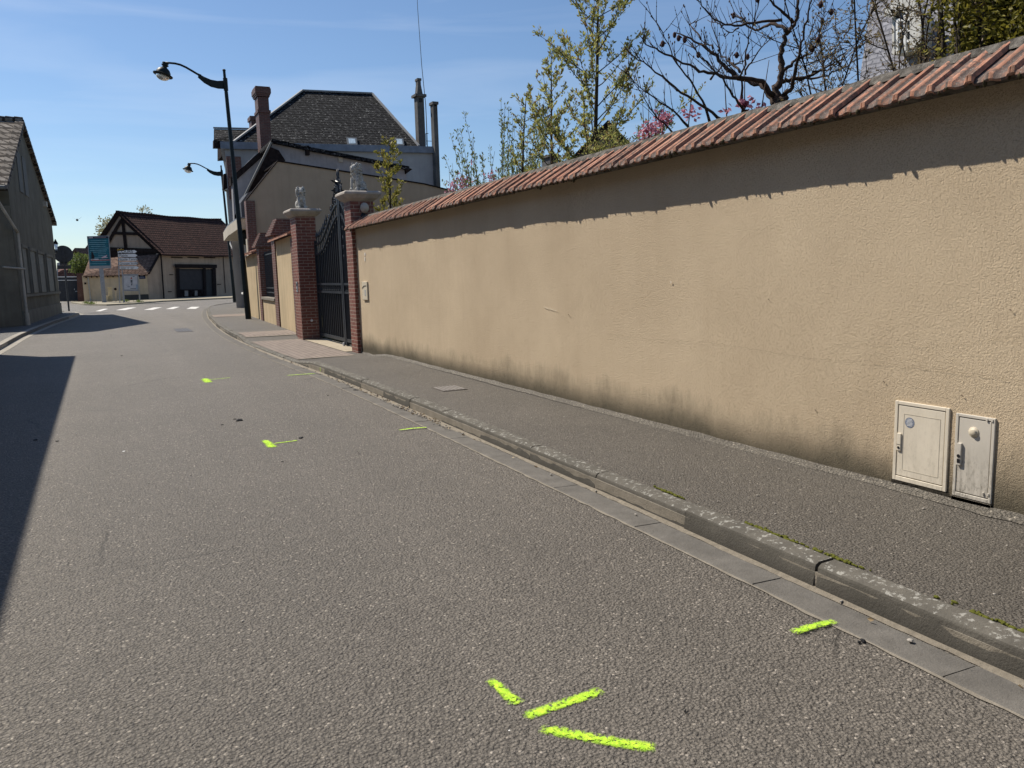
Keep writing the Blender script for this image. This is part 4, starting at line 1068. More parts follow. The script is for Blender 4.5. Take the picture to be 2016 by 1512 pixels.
# house outside the left edge of the picture: only its shadow is in view
h0 = thing('hipped_house', 'house beyond the left edge, whose straight shadow falls on the road', 'house', (-6, 8, .1))
fp = [(-3.13, 22.6), (-2.95, 11.0), (-2.87, 4.3), (-2.85, -10), (-12, -10), (-12, 23.2), (-8.2, 25.6)]
fp = [(-3.35, 22.6), (-3.17, 11.0), (-3.09, 4.3), (-3.07, -10), (-12, -10), (-12, 23.2), (-8.2, 24.9)]
obj('wall', MB().prism([(x, y, -.02) for x, y in fp], (0, 0, 4.82)), PALER, h0)
ev = [(-3.13, 22.9), (-2.93, 11.0), (-2.79, 4.3), (-2.72, -10.3), (-12.3, -10.3), (-12.3, 24), (-8.3, 25.6)]
mb = MB(); o = [V(x, y, 4.88) for x, y in ev]; i1, i2 = V(-7.4, 18, 7.9), V(-7.4, -5, 7.9)
mb.add(o+[i1, i2], [(6, 5, 4, 3, 2, 1, 0), (0, 1, 2, 8, 7), (2, 3, 8), (3, 4, 8), (4, 5, 7, 8), (5, 6, 7), (6, 0, 7)]); obj('roof', mb, ROOFL, h0)
for y in (3, 8, 14, 19):
    obj('window', MB().box((-3.1-.012*y*0+(-3.17+3.1)-.04, y, 1.2), (-3.02-.1+.02*0, y+1.2, 2.7)), WHITE, h0)

# ================================================================== CORNER HOUSE ON THE RIGHT (annex, middle wing, tall main block)
hc = thing('corner_house', 'large corner house with beige side wall, dark hipped roof and tall chimneys', 'house', (8, 42, .1))
yA = 33.2
def ply(pts, y): return [aty(px, py, y) for px, py in pts]
A = ply([(496, 615), (486, 394), (547, 317), (835, 362), (880, 373), (1010, 400), (1010, 560), (720, 640)], yA); A[0].z = A[-1].z = A[-2].z = -.02
obj('side_wall', MB().prism(A, (.6, 3.2, 0)), BEIGE2, hc)
tr = MB()
for a, b in ((( 484, 393), (547, 315.5)), ((547, 315.5), (835, 360.5)), ((835, 360.5), (880, 371.5)), ((880, 371.5), (1010, 398))):
    p, q = aty(*a, yA-.05), aty(*b, yA-.05); tr.prism([p, q, q-V(0, 0, .05), p-V(0, 0, .05)], (0, .4 if a[0] < 500 else 3.3, 0))
obj('wall_flashing', tr, TIMB, hc)
q0 = aty(494, 480, yA); obj('brick_quoin', MB().box((4.93, yA-.10, -.02), (5.27, yA+.35, 4.62)), BRICK2, hc); obj('quoin_render', MB().box((4.885, yA-.06, -.02), (4.928, yA+.3, 3.15)), PALER, hc)
# middle wing: dark grey gable with steep street-side roof
yB = 36.8
B_ = ply([(553, 320), (523, 330), (537, 279), (800, 327), (800, 372)], yB)
B_ = ply([(470, 470), (470, 402), (535, 276), (800, 329), (800, 420), (560, 470)], yB)
obj('grey_gable', MB().prism(B_, (.62, 2.6, 0)), GREYR, hc)
r_ = MB()
for a, b, w_ in (((462, 424), (536, 273), .22), ((536, 273), (620, 291), .16), ((620, 291), (806, 327.5), .16)):
    p, q = aty(*a, yB-.25), aty(*b, yB-.25); r_.prism([p, q, q-V(0, 0, w_), p-V(0, 0, w_)], (0, .12 if w_ > .2 else 3.4, 0))
obj('gable_roof', r_, ROOFD, hc)
p, q = aty(466, 418, yB-.45), aty(534, 280, yB-.45); dn = MB().tube([p, q], .05, 8); obj('verge_pipe', dn, PIPE, hc)
obj('dark_eave_board', MB().prism(ply([(478, 400), (540, 318), (562, 316), (549, 296), (530, 288)], yA+3.3), (0, .25, 0)), TIMB, hc)
for px in (670, 741):
    p = aty(px, 312 if px < 700 else 322, yB-.02); obj('vent_plate', MB().box((p.x-.10, p.y-.05, p.z-.16), (p.x+.10, p.y+.03, p.z+.16)), PIPEP, hc)
p = aty(604, 297, yB); obj('beam_end', MB().box((p.x-.08, p.y-.2, p.z-.2), (p.x+.08, p.y+.05, p.z+.2)), TIMB, hc)
obj('gutter_end', MB().prism(ply([(798, 328), (812, 333), (800, 342)], yB-.2), (0, 3, 0)), TIMB, hc)
# side of the wing towards the street: sloping grey cheek
C0, C1 = (5.35, 39.6), (5.8, 43.0)
ck = [aty(457, 350, 40.0), aty(505, 302, 40.0), aty(520, 312, 40.0), aty(470, 410, 40.0), aty(462, 440, 40.0)]
obj('cheek_wall', MB().prism(ck, (0, .5, 0)), GREYR, hc)
p, q = aty(454, 350, 39.9), aty(520, 291, 39.9); obj('cheek_verge', MB().prism([p, q, q-V(0, 0, .32), p-V(0, 0, .32)], (0, .7, 0)), TIMB, hc)
# main block
MP, MQ = (5.55, 43.0), (16.2, 41.4); back = V(1.5, 10.0, 0)
def mpt(px, py): return atp(px, py, MP, MQ)
cl, cr = mpt(443, 303), mpt(850, 291); zc = 8.05
cl = V(cl.x, cl.y, zc); cr = V(cr.x, cr.y, zc)
obj('main_wall', MB().prism([V(cl.x, cl.y, -.02), V(cr.x, cr.y, -.02), cr, cl], back), GREYR2, hc)
up_ = V(0, -.18, 0); co = MB().prism([cl+V(-.22, -.2, 0), cr+V(.2, -.2, 0), cr+back+V(.2, .2, 0), cl+back+V(-.2, .2, 0)], (0, 0, .34)); obj('zinc_cornice', co, ZINC, hc)
rl, rr = mpt(461, 292), mpt(824, 286); rl.z = rr.z = zc+.345; bl, br = rl+back*.97, rr+back*.97
ra = (rl+bl)/2; n_ = (rr-rl); ta = atp(595, 179.5, (MP[0]+.75, MP[1]+5), (MQ[0]+.75, MQ[1]+5)); tb = atp(732, 186, (MP[0]+.75, MP[1]+5), (MQ[0]+.75, MQ[1]+5)); tb.z = ta.z
obj('hipped_roof', MB().add([rl, rr, br, bl, ta, tb], [(0, 1, 5, 4), (1, 2, 5), (2, 3, 4, 5), (3, 0, 4), (3, 2, 1, 0)]), ROOFD, hc)
fl_ = MB()
for a, b in ((rl, ta), (ta, tb), (tb, rr)): fl_.bar(a+V(0, -.06, .04), b+V(0, -.06, .04), .11, .08)
fl_.bar(bl, ta, .14, .1); fl_.bar(br, tb, .14, .1); obj('ridge_flashing', fl_, ZINCL, hc)
nrm = (rr-rl).cross(ta-rl).normalized()
if nrm.z < 0: nrm = -nrm
for (ax_, ay, bx, by) in ((680, 270, 702, 285), (775, 271, 794, 286)):
    def onroof(px, py, lift):
        d = ray(px, py); return EYE+d*((rl+nrm*lift-EYE).dot(nrm)/d.dot(nrm))
    q4 = [onroof(ax_+2, ay, .10), onroof(bx, ay+1, .10), onroof(bx+2, by, .10), onroof(ax_+4, by, .10)]
    so_ = obj('skylight', MB().prism(q4, -nrm*.16), simple('skylight_frame', (.10, .11, .12), .5), hc)
    cxy = sum(q4, V(0, 0, 0))/4; obj('pane', MB().prism([cxy+(p-cxy)*.66+nrm*.006 for p in q4], -nrm*.01), simple('skylight_glass', (.45, .55, .62), .1, .2, 9, spec=.8), so_)
def chimney(pts, y, mat, dep, capz=None, capw=.1, nm='chimney'):
    p = ply(pts, y); x0, x1 = p[0].x, p[1].x; z1, z0 = p[0].z, p[1].z
    o_ = obj(nm, MB().box((x0, y, z0), (x1, y+dep, z1)), mat, hc, bevel=.01); return o_, x0, x1, z0, z1
o_, x0, x1, z0, z1 = chimney([(507, 190), (538, 330)], 40.3, BRICKD, .9); z1 = aty(520, 190, 40.3).z
mb = MB()
for k, e in enumerate((.0, .03, .06, .06, .06, .03)): mb.box((x0-.05-e, 40.3-.05-e, z1+k*.075-.001), (x1+.05+e, 41.2+.05+e, z1+(k+1)*.075-.002))
obj('corbel', mb, BRICKD, o_); obj('string_course', MB().box((x0-.05, 40.24, z1-.75), (x1+.05, 41.26, z1-.62)), BRICKD, o_)
obj('pot', MB().lathe(((x0+x1)/2, 40.75, z1+.44), [(.16, 0), (.14, .02)], 12), BRICKD, o_)
o_, x0, x1, z0, z1 = chimney([(494, 229), (508, 275)], 45.0, BRICKD, .8); obj('corbel', MB().box((x0-.06, 44.94, z1-.18), (x1+.06, 45.86, z1+.02)), BRICKD, o_)
o_, x0, x1, z0, z1 = chimney([(821, 187), (838.5, 290)], 42.2, CHIM, .5)
obj('cowl', MB().box((x0-.12, 42.1, z1-.07), (x1+.12, 42.8, z1+.06)).prism([(x0+.03, 42.25, z1+.06), (x1-.03, 42.25, z1+.06), (x1-.12, 42.25, z1+.55), (x0+.10, 42.25, z1+.55)], (0, .38, 0)).box((x0+.10, 42.25, z1+.55), (x1-.12, 42.6, aty(826, 155, 42.2).z)).box((x0+.07, 42.22, aty(826, 158, 42.2).z), (x1-.09, 42.63, aty(826, 153.5, 42.2).z)), CHIM, o_)
obj('soot_door', MB().box(((x0+x1)/2-.09, 42.18, z1-.36), ((x0+x1)/2+.09, 42.2, z1-.16)), BLACKP, o_)
o_, x0, x1, z0, z1 = chimney([(853, 209), (868, 385)], 41.0, mat_render('stained_flue', (.13, .13, .13), .5, 1.2), .45)
obj('flue_cap', MB().box((x0-.05, 40.95, z1+.10), (x1+.05, 41.5, z1+.24)).box((x0, 41.0, z1), (x0+.06, 41.45, z1+.1)).box((x1-.06, 41.0, z1), (x1, 41.45, z1+.1)), CHIM, o_)
sp = MB().prism([cr+V(.0, -.02, .25), cr+V(.0, -.02, -8), mpt(861, 372)+V(0, -.02, -6), mpt(861, 372)+V(.02, -.02, -.3)], (0, 3, 0)); obj('side_return', sp, GREYR, hc)
# street-side dormer with projecting roof, facade, canopy and shop front
d0 = ply([(421, 254), (500, 256), (505, 270), (502, 290), (421, 288)], 45.2)
dm = MB(); a = aty(421, 254, 47.0); b = aty(502, 256, 45.6); c_ = aty(502, 289, 44.6); d_ = aty(421, 275, 45.0)
dm.prism([a, b, c_, d_], (0, .12, -.12)); dob = obj('dormer_roof', dm, ROOFD, hc)
obj('dormer_ridge', MB().bar(a+V(0, -.05, .05), b+V(0, -.05, .05), .14, .08), ZINCL, dob)
obj('dormer_wall', MB().prism(ply([(441, 276), (480, 280), (480, 300), (441, 302)], 46.0), (0, 3, 0)), TIMB, hc)
obj('dormer_eave', MB().prism(ply([(421, 275), (470, 279), (470, 291), (421, 290)], 45.1), (0, .5, 0)), TIMB, hc)
FA, FB = (5.50, 38.2), (6.35, 47.2)
def fpt(px, py): return atp(px, py, FA, FB)
def fz(y): return FA[0]+(FB[0]-FA[0])*(y-FA[1])/(FB[1]-FA[1])
obj('street_facade', MB().prism([(fz(36.5), 36.5, -.02), (fz(47.2), 47.2, -.02), (fz(47.2), 47.2, 3.75), (fz(36.5), 36.5, 3.75)], (.4, 0, 0)), PALER, hc)
obj('upper_facade', MB().prism([(5.62, 43.0, 3.8), (6.33, 47.2, 3.8), (6.33, 47.2, 7.9), (5.62, 43.0, 7.9)], (.3, 0, 0)), CREAM, hc)
ub = MB()
for y0, y1 in ((43.0, 43.7), (44.6, 45.1), (46.0, 46.5)): x = 5.58+(y0-43)*.169; ub.prism([(x, y0, 3.8), (x+(y1-y0)*.169, y1, 3.8), (x+(y1-y0)*.169, y1, 7.6), (x, y0, 7.6)], (.2, 0, 0))
obj('brick_band', ub, BRICK2, hc)
obj('brick_return', MB().box((5.6, 42.85, 5.6), (6.3, 43.0, 7.7)), BRICK2, hc)
en = MB().prism([(fz(34.2)+.9, 36.4, -.02), (fz(36.5)+.02, 36.4, -.02), (fz(36.5)+.02, 36.4, 3.2), (fz(34.2)+.9, 36.4, 3.2)], (0, .2, 0)); obj('porch_wall', en, PALER, hc)
p = aty(485, 460, 35.8); obj('entrance_door', MB().box((5.25, 35.9, .12), (6.0, 36.35, 2.3)), WHITE, hc)
kn = [V(4.55, 36.0, 3.55), V(4.62, 39, 3.5), V(5.15, 43.4, 3.45), V(5.9, 43.5, 3.45), V(5.6, 36.0, 3.6)]
cn = [fpt(447, 468)+V(-.1, 0, 0)]
cano = MB().prism([(4.78, 34.6, 3.62), (4.86, 38.5, 3.55), (5.15, 42.6, 3.50), (5.95, 42.6, 3.5), (5.45, 36.6, 3.55), (5.4, 34.6, 3.62)], (0, 0, .42)); obj('canopy', cano, CREAM, hc)
obj('canopy_zinc', MB().prism([(4.80, 34.55, 4.045), (4.88, 38.5, 4.0), (5.2, 42.6, 3.96), (5.9, 42.6, 3.96), (5.5, 36.6, 4.0), (5.5, 34.55, 4.045)], (0, 0, .05)), ZINC, hc)
obj('loggia_wall', MB().prism([(5.0, 34.9, 4.1), (5.95, 34.9, 4.1), (5.95, 34.9, 5.4), (5.3, 34.9, 5.1), (5.0, 34.9, 4.7)], (0, 1.6, 0)), mat_render('loggia_blue', (.10, .11, .13), .2), hc)
for ya, yb in ((38.6, 39.7), (40.4, 41.6), (44.0, 45.2)):
    wo = obj('window', MB().prism([(fz(ya)-.03, ya, .95), (fz(yb)-.03, yb, .95), (fz(yb)-.03, yb, 2.5), (fz(ya)-.03, ya, 2.5)], (.08, 0, 0)), CASE, hc)
    obj('sill', MB().prism([(fz(ya)-.14, ya-.08, .85), (fz(yb)-.14, yb+.08, .85), (fz(yb)-.14, yb+.08, .93), (fz(ya)-.14, ya-.08, .93)], (.2, 0, 0)), WHITE, wo)
    ym = (ya+yb)/2
    for y0, y1 in ((ya+.08, ym-.05), (ym+.05, yb-.08)): obj('pane', MB().prism([(fz(y0)-.036, y0, 1.05), (fz(y1)-.036, y1, 1.05), (fz(y1)-.036, y1, 2.4), (fz(y0)-.036, y0, 2.4)], (.02, 0, 0)), GLASS, wo)
obj('downpipe', MB().tube([fpt(452, 474), fpt(458, 482)+V(-.12, 0, 0), V(fz(45.6)-.14, 45.6, 2.9), V(fz(46.6)-.12, 46.6, .3), V(fz(46.6)-.12, 46.6, .1)], .05, 8), PIPE, hc)
obj('upper_downpipe', MB().tube([V(5.75, 44.2, 7.6), V(5.70, 44.2, 6.2), V(5.72, 44.2, 4.0)], .06, 8).tube([V(5.5, 43.4, 6.5), V(5.45, 43.4, 6.1), V(5.9, 43.4, 5.9)], .06, 8), PIPEP, hc)
obj('window_bracket', MB().prism(ply([(441, 342), (457, 340), (458, 352), (448, 370), (440, 372)], 43.0), (0, .6, 0)), TIMB, hc)
p = aty(481, 462, 35.2); t = thing('wall_lantern', 'dark lantern hanging under the canopy of the corner house', 'lantern', p)
obj('case', MB().lathe(p, [(.05, -.42), (.11, -.38), (.15, .02), (.17, .04), (.08, .16), (.02, .2)], 6), LAMPM, t); obj('bracket', MB().tube([p+V(0, 0, .18), p+V(0, 0, .45), p+V(.15, .1, .55)], .02, 6), LAMPM, t)
# wire aerial mast on the main block
mA = [mpt(855, 300)+V(0, 1, 0), mpt(851, 200)+V(0, 1, 0), mpt(843, 120)+V(0, 1, 0), mpt(835, 5)+V(0, 1, 0), mpt(833, -40)+V(0, 1, 0)]
t = thing('aerial_mast', 'thin leaning whip aerial rising beside the two grey chimneys', 'aerial', mA[0]); obj('whip', MB().tube(mA, [.028, .022, .018, .015, .01], 6), PIPE, t)
b0 = mpt(855, 268)+V(0, 1, 0); obj('bracket', MB().bar(b0+V(-.1, 0, -.35), b0+V(-.1, 0, .3), .03).bar(b0+V(-.1, 0, .3), b0+V(.05, 0, .3), .03).bar(b0+V(-.1, 0, -.1), b0+V(.3, 0, -.1), .025), PIPE, t)

# ================================================================== FAR END: half-timbered barn, low wall, signs
hb_ = thing('half_timbered_barn', 'half-timbered barn with brown tile roof and dark wide doorway across the junction', 'barn', (6, 80, 0))
K = (4.05, 78.0); KR = (10.8, 84.6); KL = (-1.6, 81.6)
def kb(px, py): return atp(px, py, K, KR)
def kl(px, py): return atp(px, py, K, KL)
dR = (V(*KR, 0)-V(*K, 0)).normalized(); dL = (V(*KL, 0)-V(*K, 0)).normalized()
kc = kb(317, 495); ez = kc.z
ap = kl(235, 419); le = kl(196, 478); lb_ = V(le.x, le.y, 0)
gab = [V(*K, -.02), V(K[0], K[1], ez), ap, le, V(le.x, le.y, -.02)]
obj('gable_wall', MB().prism(gab, V(0, .4, 0)), mat_render('gable_render', (.34, .275, .22), .25), hb_)
LEN = 13.5; obj('long_wall', MB().prism([V(*K, -.02), V(K[0], K[1], ez), V(K[0], K[1], ez)+dR*LEN, V(*K, -.02)+dR*LEN], (-.2, .35, 0)), BARNR, hb_)
rfm = MB(); ovh = -dL*.0+V(.25, -.45, -.25); ga = -dR*.35
e_a, e_b = V(K[0], K[1], ez)+ovh+ga, V(K[0], K[1], ez)+ovh+dR*LEN
r_a = ap+V(0, 0, .12)+ga; r_b = kb(450, 435); r_b = ap+V(0, 0, .12)+dR*LEN
l_a = le+ga+V(-.2, .1, -.1); l_b = l_a+dR*LEN
def sag(a, b, k, s_=.10): p = a.lerp(b, k); return p-V(0, 0, s_*math.sin(k*math.pi)+.03*math.sin(k*17))
N_ = 12
for k in range(N_):
    u, v_ = k/N_, (k+1)/N_
    a, b, c_, d_ = sag(e_a, e_b, u, .05), sag(e_a, e_b, v_, .05), sag(r_a, r_b, v_), sag(r_a, r_b, u)
    rfm.quad(a, b, c_, d_); rfm.quad(d_, c_, l_a.lerp(l_b, v_), l_a.lerp(l_b, u)); rfm.quad(b-V(0, 0, .12), b, a, a-V(0, 0, .12))
obj('roof', rfm, ROOFB, hb_)
rd_ = MB()
for k in range(40): rd_.tube([sag(r_a, r_b, k/40)+V(0, 0, .0), sag(r_a, r_b, (k+1)/40)+V(0, 0, .015)], [.075, .095], 6)
obj('ridge_tile', rd_, ROOFB, hb_)
tb_ = MB(); oo = V(-.05, -.08, 0)
def beam(a, b, w_): tb_.bar(kl(*a)+oo, kl(*b)+oo, w_, .12, up=(0, -1, 0))
for a, b, w_ in (((235, 419), (319, 497), .34), ((235, 419), (196, 478), .34), ((242, 428), (249, 492), .26), ((222, 459), (285, 461), .24), ((240, 433), (214, 478), .26), ((243, 432), (303, 489), .22), ((196, 490), (318, 494), .34)): beam(a, b, w_)
obj('timber_frame', tb_, TIMB, hb_)
obj('timber_band', MB().prism([kl(x, y)+oo*.8 for x, y in ((196, 492), (316, 494), (314, 530), (196, 530))], (0, .1, 0)), TIMB, hb_)
of = V(.04, -.06, 0)
def onl(pts, mat, nm, dep=(.03, .05, 0), o2=of, par=hb_): return obj(nm, MB().prism([kb(x, y)+o2 for x, y in pts], dep), mat, par)
onl([(347, 529), (420, 530), (421, 586), (348, 587)], DOORD, 'door_recess', o2=of*.5)
dro = onl([(349, 533), (398, 534), (399, 570), (350, 571)], simple('barn_shutter', (.030, .026, .03), .6, .2, 2), 'roller_door', o2=of)
onl([(401, 533), (416, 533), (418, 581), (402, 581)], simple('barn_side_door', (.026, .026, .028), .6, .2, 2), 'side_door', o2=of)
onl([(340, 520), (422, 521), (422, 528), (341, 527.5)], TIMB, 'lintel', (.1, .15, 0), of*3.5)
for a, b in ((344, 349), (416, 421), (397.5, 401)): onl([(a, 528), (b, 528), (b+2, 585), (a+2, 586)], TIMB, 'door_post', (.08, .12, 0), of*2.5)
onl([(350, 570), (400, 570), (400, 572), (350, 572)], TIMB, 'rail', (.05, .08, 0), of*2.5)
for a, b in ((354, 359), (371, 379), (389, 398)):
    xb = MB()
    for p, q in (((a, 571), (b, 583)), ((b, 571), (a, 583))): xb.bar(kb(*p)+of*2.4, kb(*q)+of*2.4, .14, .08, up=(0, -1, 0))
    for c_ in (a-.5, b+.5): xb.bar(kb(c_, 571)+of*2.4, kb(c_, 584)+of*2.4, .14, .08, up=(0, -1, 0))
    obj('cross_railing', xb, TIMB, hb_)
onl([(361, 572), (369, 572), (369, 583), (361, 583)], simple('pale_board', (.30, .27, .25)), 'pale_panel', o2=of*1.5); onl([(381, 571.5), (388, 571.5), (388, 582), (381, 582)], simple('pale_board', (.30, .27, .25)), 'pale_panel', o2=of*1.5)
for a in (336, 368, 400): onl([(a, 506), (a+22, 506.7), (a+22, 508.6), (a, 507.6)], TIMB, 'vent_slot', (.03, .04, 0))
for x, y in ((336, 540.5), (430, 559.5), (333, 574)): onl([(x-4, y-.5), (x+4, y-.5), (x+3, y+1), (x-3, y+1)], TIMB, 'wall_tie', (.03, .04, 0))
obj('downpipe', MB().tube([kb(313.5, 500)+of*3, kb(320, 591)+of*3], .06, 6), TIMB, hb_); obj('wall_joint', MB().bar(kb(438, 499)+of, kb(443, 577)+of, .06, .04), TIMB, hb_)
# low wall with lean-to roof
lw = thing('low_wall_building', 'low beige outbuilding with a pale brown lean-to tile roof below the barn gable', 'outbuilding', (0, 76, 0))
yl = 76.5; LA = [aty(163, 541, yl), aty(290, 541, yl)]
Lz = LA[0].z; zt = (LA[0].z+LA[1].z)/2
xr = aty(291, 560, yl).x; xl = aty(163, 560, yl).x
obj('wall', MB().box((xl, yl, -.02), (xr, yl+.3, zt)), LOWR, lw)
cr_ = [V(xr, yl, -.02), V(xr, yl, zt), V(K[0], K[1], ez-.05), V(K[0], K[1], -.02)]; obj('end_wall', MB().prism(cr_, (-.3, .25, 0)), BARNR, lw)
lf0, lf1 = V(xl+.1, yl-.25, zt-.02), V(xr+.05, yl-.25, zt-.02); tp0, tp1 = aty(196, 505, 79.5), aty(314, 509, 78.2)
tp1 = V(K[0]-.2, K[1]-.15, ez-.25); tp0 = V(xl+.6, 79.3, ez-.55)
obj('roof', MB().prism([lf0, lf1, tp1, tp0], (0, .05, -.10)), ROOFP, lw)
obj('verge_board', MB().bar(lf1+V(.08, -.05, .06), tp1+V(.1, -.1, .12), .14, .14), TIMB, lw)
rt = MB()
for k in range(12): x = xl+.3+(xr-xl-.5)*k/11; rt.box((x-.05, yl-.22, zt-.20), (x+.05, yl, zt-.10))
obj('rafter_end', rt, TIMB, lw)
obj('dark_base', MB().box((aty(245, 580, yl).x, yl-.02, -.02), (xr-.02, yl, .55)), mat_render('dark_base_render', (.10, .095, .085), .3), lw)  # darker band along the foot of the wall
obj('downpipe', MB().tube([aty(173, 543, yl-.1), aty(179, 594, yl-.1)], .05, 6), PIPEP, lw)
p = aty(168, 558, yl); obj('vent', MB().box((p.x-.08, yl-.03, p.z-.08), (p.x+.08, yl, p.z+.08)), TIMB, lw)
p = aty(280, 543, yl-.05); pl_ = thing('street_plate', 'small dark blue street name plate at the top of the low wall', 'street sign', p)
obj('plate', MB().box((p.x-.26, yl-.06, p.z-.26), (p.x+.24, yl-.02, p.z+.24)), BLUEP, pl_)
mb = MB()
for k in range(3): mb.box((p.x-.18, yl-.066, p.z-.16+k*.13), (p.x+.14-.07*(k == 1), yl-.06, p.z-.11+k*.13))
obj('lettering', mb, simple('plate_print', (.16, .18, .24)), pl_)
# billboard
yb_ = 70.5; bb = thing('billboard', 'teal striped advertising panel on a slanted grey post', 'billboard', aty(205, 597, yb_))
def bq(pts, y): return [aty(px, py, y) for px, py in pts]
fr_ = [(171, 465), (214.5, 464), (219, 524.5), (176, 525.5)]
obj('panel', MB().prism(bq(fr_, yb_), (0, .18, 0)), SIGNG, bb)
def bil(u, v_):
    a = V(171, 465, 0).lerp(V(214.5, 464, 0), u); b = V(176, 525.5, 0).lerp(V(219, 524.5, 0), u); p = a.lerp(b, v_); return (p.x, p.y)
def brect(u0, u1, v0, v1, y): return bq([bil(u0, v0), bil(u1, v0), bil(u1, v1), bil(u0, v1)], y)
po = obj('poster', MB().prism(brect(.035, .965, .02, .97, yb_-.02), (0, .02, 0)), simple('poster_teal', (.012, .14, .19), .4, .25, 3), bb)
mb = MB(); mb2 = MB(); r3 = random.Random(11)
for k in range(26):
    v_ = .115+k*.031; u0 = .05+r3.random()*.1; u1 = .95-r3.random()*.2
    if .52 < v_ < .70 and r3.random() < .5: u0 = .45
    mb.prism(brect(u0, u1, v_, v_+.007+.006*r3.random(), yb_-.026), (0, .005, 0)) if k % 2 else mb2.prism(brect(.04, .96, v_, v_+.012, yb_-.026), (0, .005, 0))
obj('pale_stripe', mb, simple('poster_pale', (.25, .45, .52), .4), po); obj('dark_stripe', mb2, simple('poster_dark', (.006, .05, .08), .4), po)
hd = obj('header', MB().prism(brect(.03, .97, .02, .085, yb_-.03), (0, .01, 0)), simple('poster_header', (.02, .018, .03), .4), bb)
obj('header_block', MB().prism(brect(.07, .27, .032, .072, yb_-.034), (0, .003, 0)), simple('poster_grey', (.42, .40, .42)), hd)
mb = MB()
for k in range(11): u = .34+k*.048; mb.prism(brect(u, u+.034, .042, .066, yb_-.034), (0, .003, 0))
obj('lettering', mb, simple('poster_lilac', (.25, .20, .24)), hd)
obj('picture_figure', MB().prism(bq([bil(.14, .52), bil(.19, .50), bil(.22, .56), bil(.27, .66), bil(.25, .78), bil(.12, .78), bil(.13, .66)], yb_-.032), (0, .003, 0)), BLACKP, po)
obj('red_band', MB().prism(brect(.09, .95, .775, .80, yb_-.032), (0, .003, 0)), simple('poster_red', (.50, .16, .14)), po); obj('white_band', MB().prism(brect(.09, .45, .745, .765, yb_-.032), (0, .003, 0)), SIGNW, po); obj('pale_shape', MB().prism(bq([bil(.58, .70), bil(.86, .62), bil(.80, .69), bil(.92, .70), bil(.60, .73)], yb_-.032), (0, .003, 0)), simple('poster_pink', (.55, .42, .46)), po)
obj('grey_foot', MB().prism(brect(.0, 1.0, 1.0, 1.06, yb_), (0, .14, 0)), SIGNG, bb)
pb = bq([(195, 529), (203.5, 529), (210, 597.5), (201.5, 598.5)], yb_+.05); pb[2].z = pb[3].z = 0; obj('post', MB().prism(pb, (0, .3, 0)), SIGNG, bb)
# direction sign with five arrow panels
yd = 66.5; ds = thing('direction_sign', 'stack of five white arrow panels pointing right under a small yellow plate', 'direction sign', aty(245, 596, yd))
rows_ = ((495.5, 231.5, 'COURS', .30), (503, 232.5, 'Mairie', .24), (510.5, 233.5, 'Stade-Tennis', .25), (518.5, 234.2, 'Groupe Scolaire', .25), (527, 235.5, None, .2))
for k, (py, px, s_, sz) in enumerate(rows_):
    hh = 2.7; x1 = 265+k*1.0
    o_ = obj('panel', MB().prism(bq([(px, py-hh), (x1, py-hh-.4), (x1+4.5, py-.2), (x1+.6, py+hh+.2), (px+.4, py+hh)], yd), (0, .06, 0)), SIGNW, ds)
    obj('border', MB().prism(bq([(px-.1, py-hh-.3), (x1+.2, py-hh-.6), (x1+5.6, py-.2), (x1+.8, py+hh+.5), (px+.2, py+hh+.3)], yd+.02), (0, .06, 0)), BLACKP, o_)
    if s_: p = aty(px+1.2, py+.2, yd); text('lettering', s_, sz, (p.x, yd-.006, p.z), BLACKP, o_, sx=1.0 if s_ != 'Groupe Scolaire' else .86)
    else:
        mb = MB()
        for q, (a, b) in enumerate(((1.5, 14), (15, 20), (21, 29))): mb.prism(bq([(px+a, py-1.4), (px+b, py-1.5), (px+b, py-.6), (px+a, py-.5)], yd-.008), (0, .006, 0)); mb.prism(bq([(px+a+1, py+.9), (px+b-2, py+.8), (px+b-2, py+1.6), (px+a+1, py+1.7)], yd-.008), (0, .006, 0))
        obj('lettering', mb, simple('faded_print', (.12, .12, .12)), o_)
o_ = obj('route_plate', MB().prism(bq([(231, 490.6), (243.5, 490.3), (243.7, 494.0), (231.2, 494.3)], yd), (0, .05, 0)), YELL, ds); p = aty(232.3, 492.5, yd); text('lettering', 'D 306', .16, (p.x, yd-.006, p.z), BLACKP, o_)
for a, b in ((232.5, 239), (238.5, 243.5)):
    q = aty(b, 597, yd); q.z = 0; obj('post', MB().bar(q+V(-.1 if a < 235 else 0, .12, 0), aty(a, 489, yd)+V(0, .12, 0), .07), SIGNG, ds)
# notice board
nb = thing('notice_board', 'glazed notice board with white papers on two grey legs by the low wall', 'notice board', aty(258, 597, 68)); yn = 68.5
obj('case', MB().prism(bq([(241.5, 540), (272, 539.5), (273.5, 573), (243, 573)], yn), (0, .1, 0)), SIGNG, nb)
bd = obj('sheet', MB().prism(bq([(243.5, 543.2), (270, 542.8), (271, 569.8), (244.8, 570)], yn-.012), (0, .01, 0)), simple('paper', (.50, .50, .53), .4, .1, 4), nb)
mb = MB().prism(bq([(256.6, 549.2), (258.6, 545), (260.6, 549.1)], yn-.02), (0, .006, 0)); obj('red_triangle', mb, RED, bd)
mb = MB()
for q in (((261, 543.6), (265, 543.6), (265, 544.7), (261, 544.7)), ((257.2, 551), (260.8, 551), (260.9, 556.6), (257.3, 556.6)), ((250.8, 564), (255.5, 564), (255.5, 565.2), (250.8, 565.2)), ((256.5, 567.6), (268, 567.3), (268, 568.5), (256.5, 568.7)), ((248.5, 561.2), (254, 561), (254, 561.6), (248.5, 561.8)), ((258, 558), (261, 557.5), (260, 562), (258.5, 562))): mb.prism(bq(q, yn-.018), (0, .005, 0))
obj('print', mb, simple('grey_print', (.10, .11, .13)), bd)
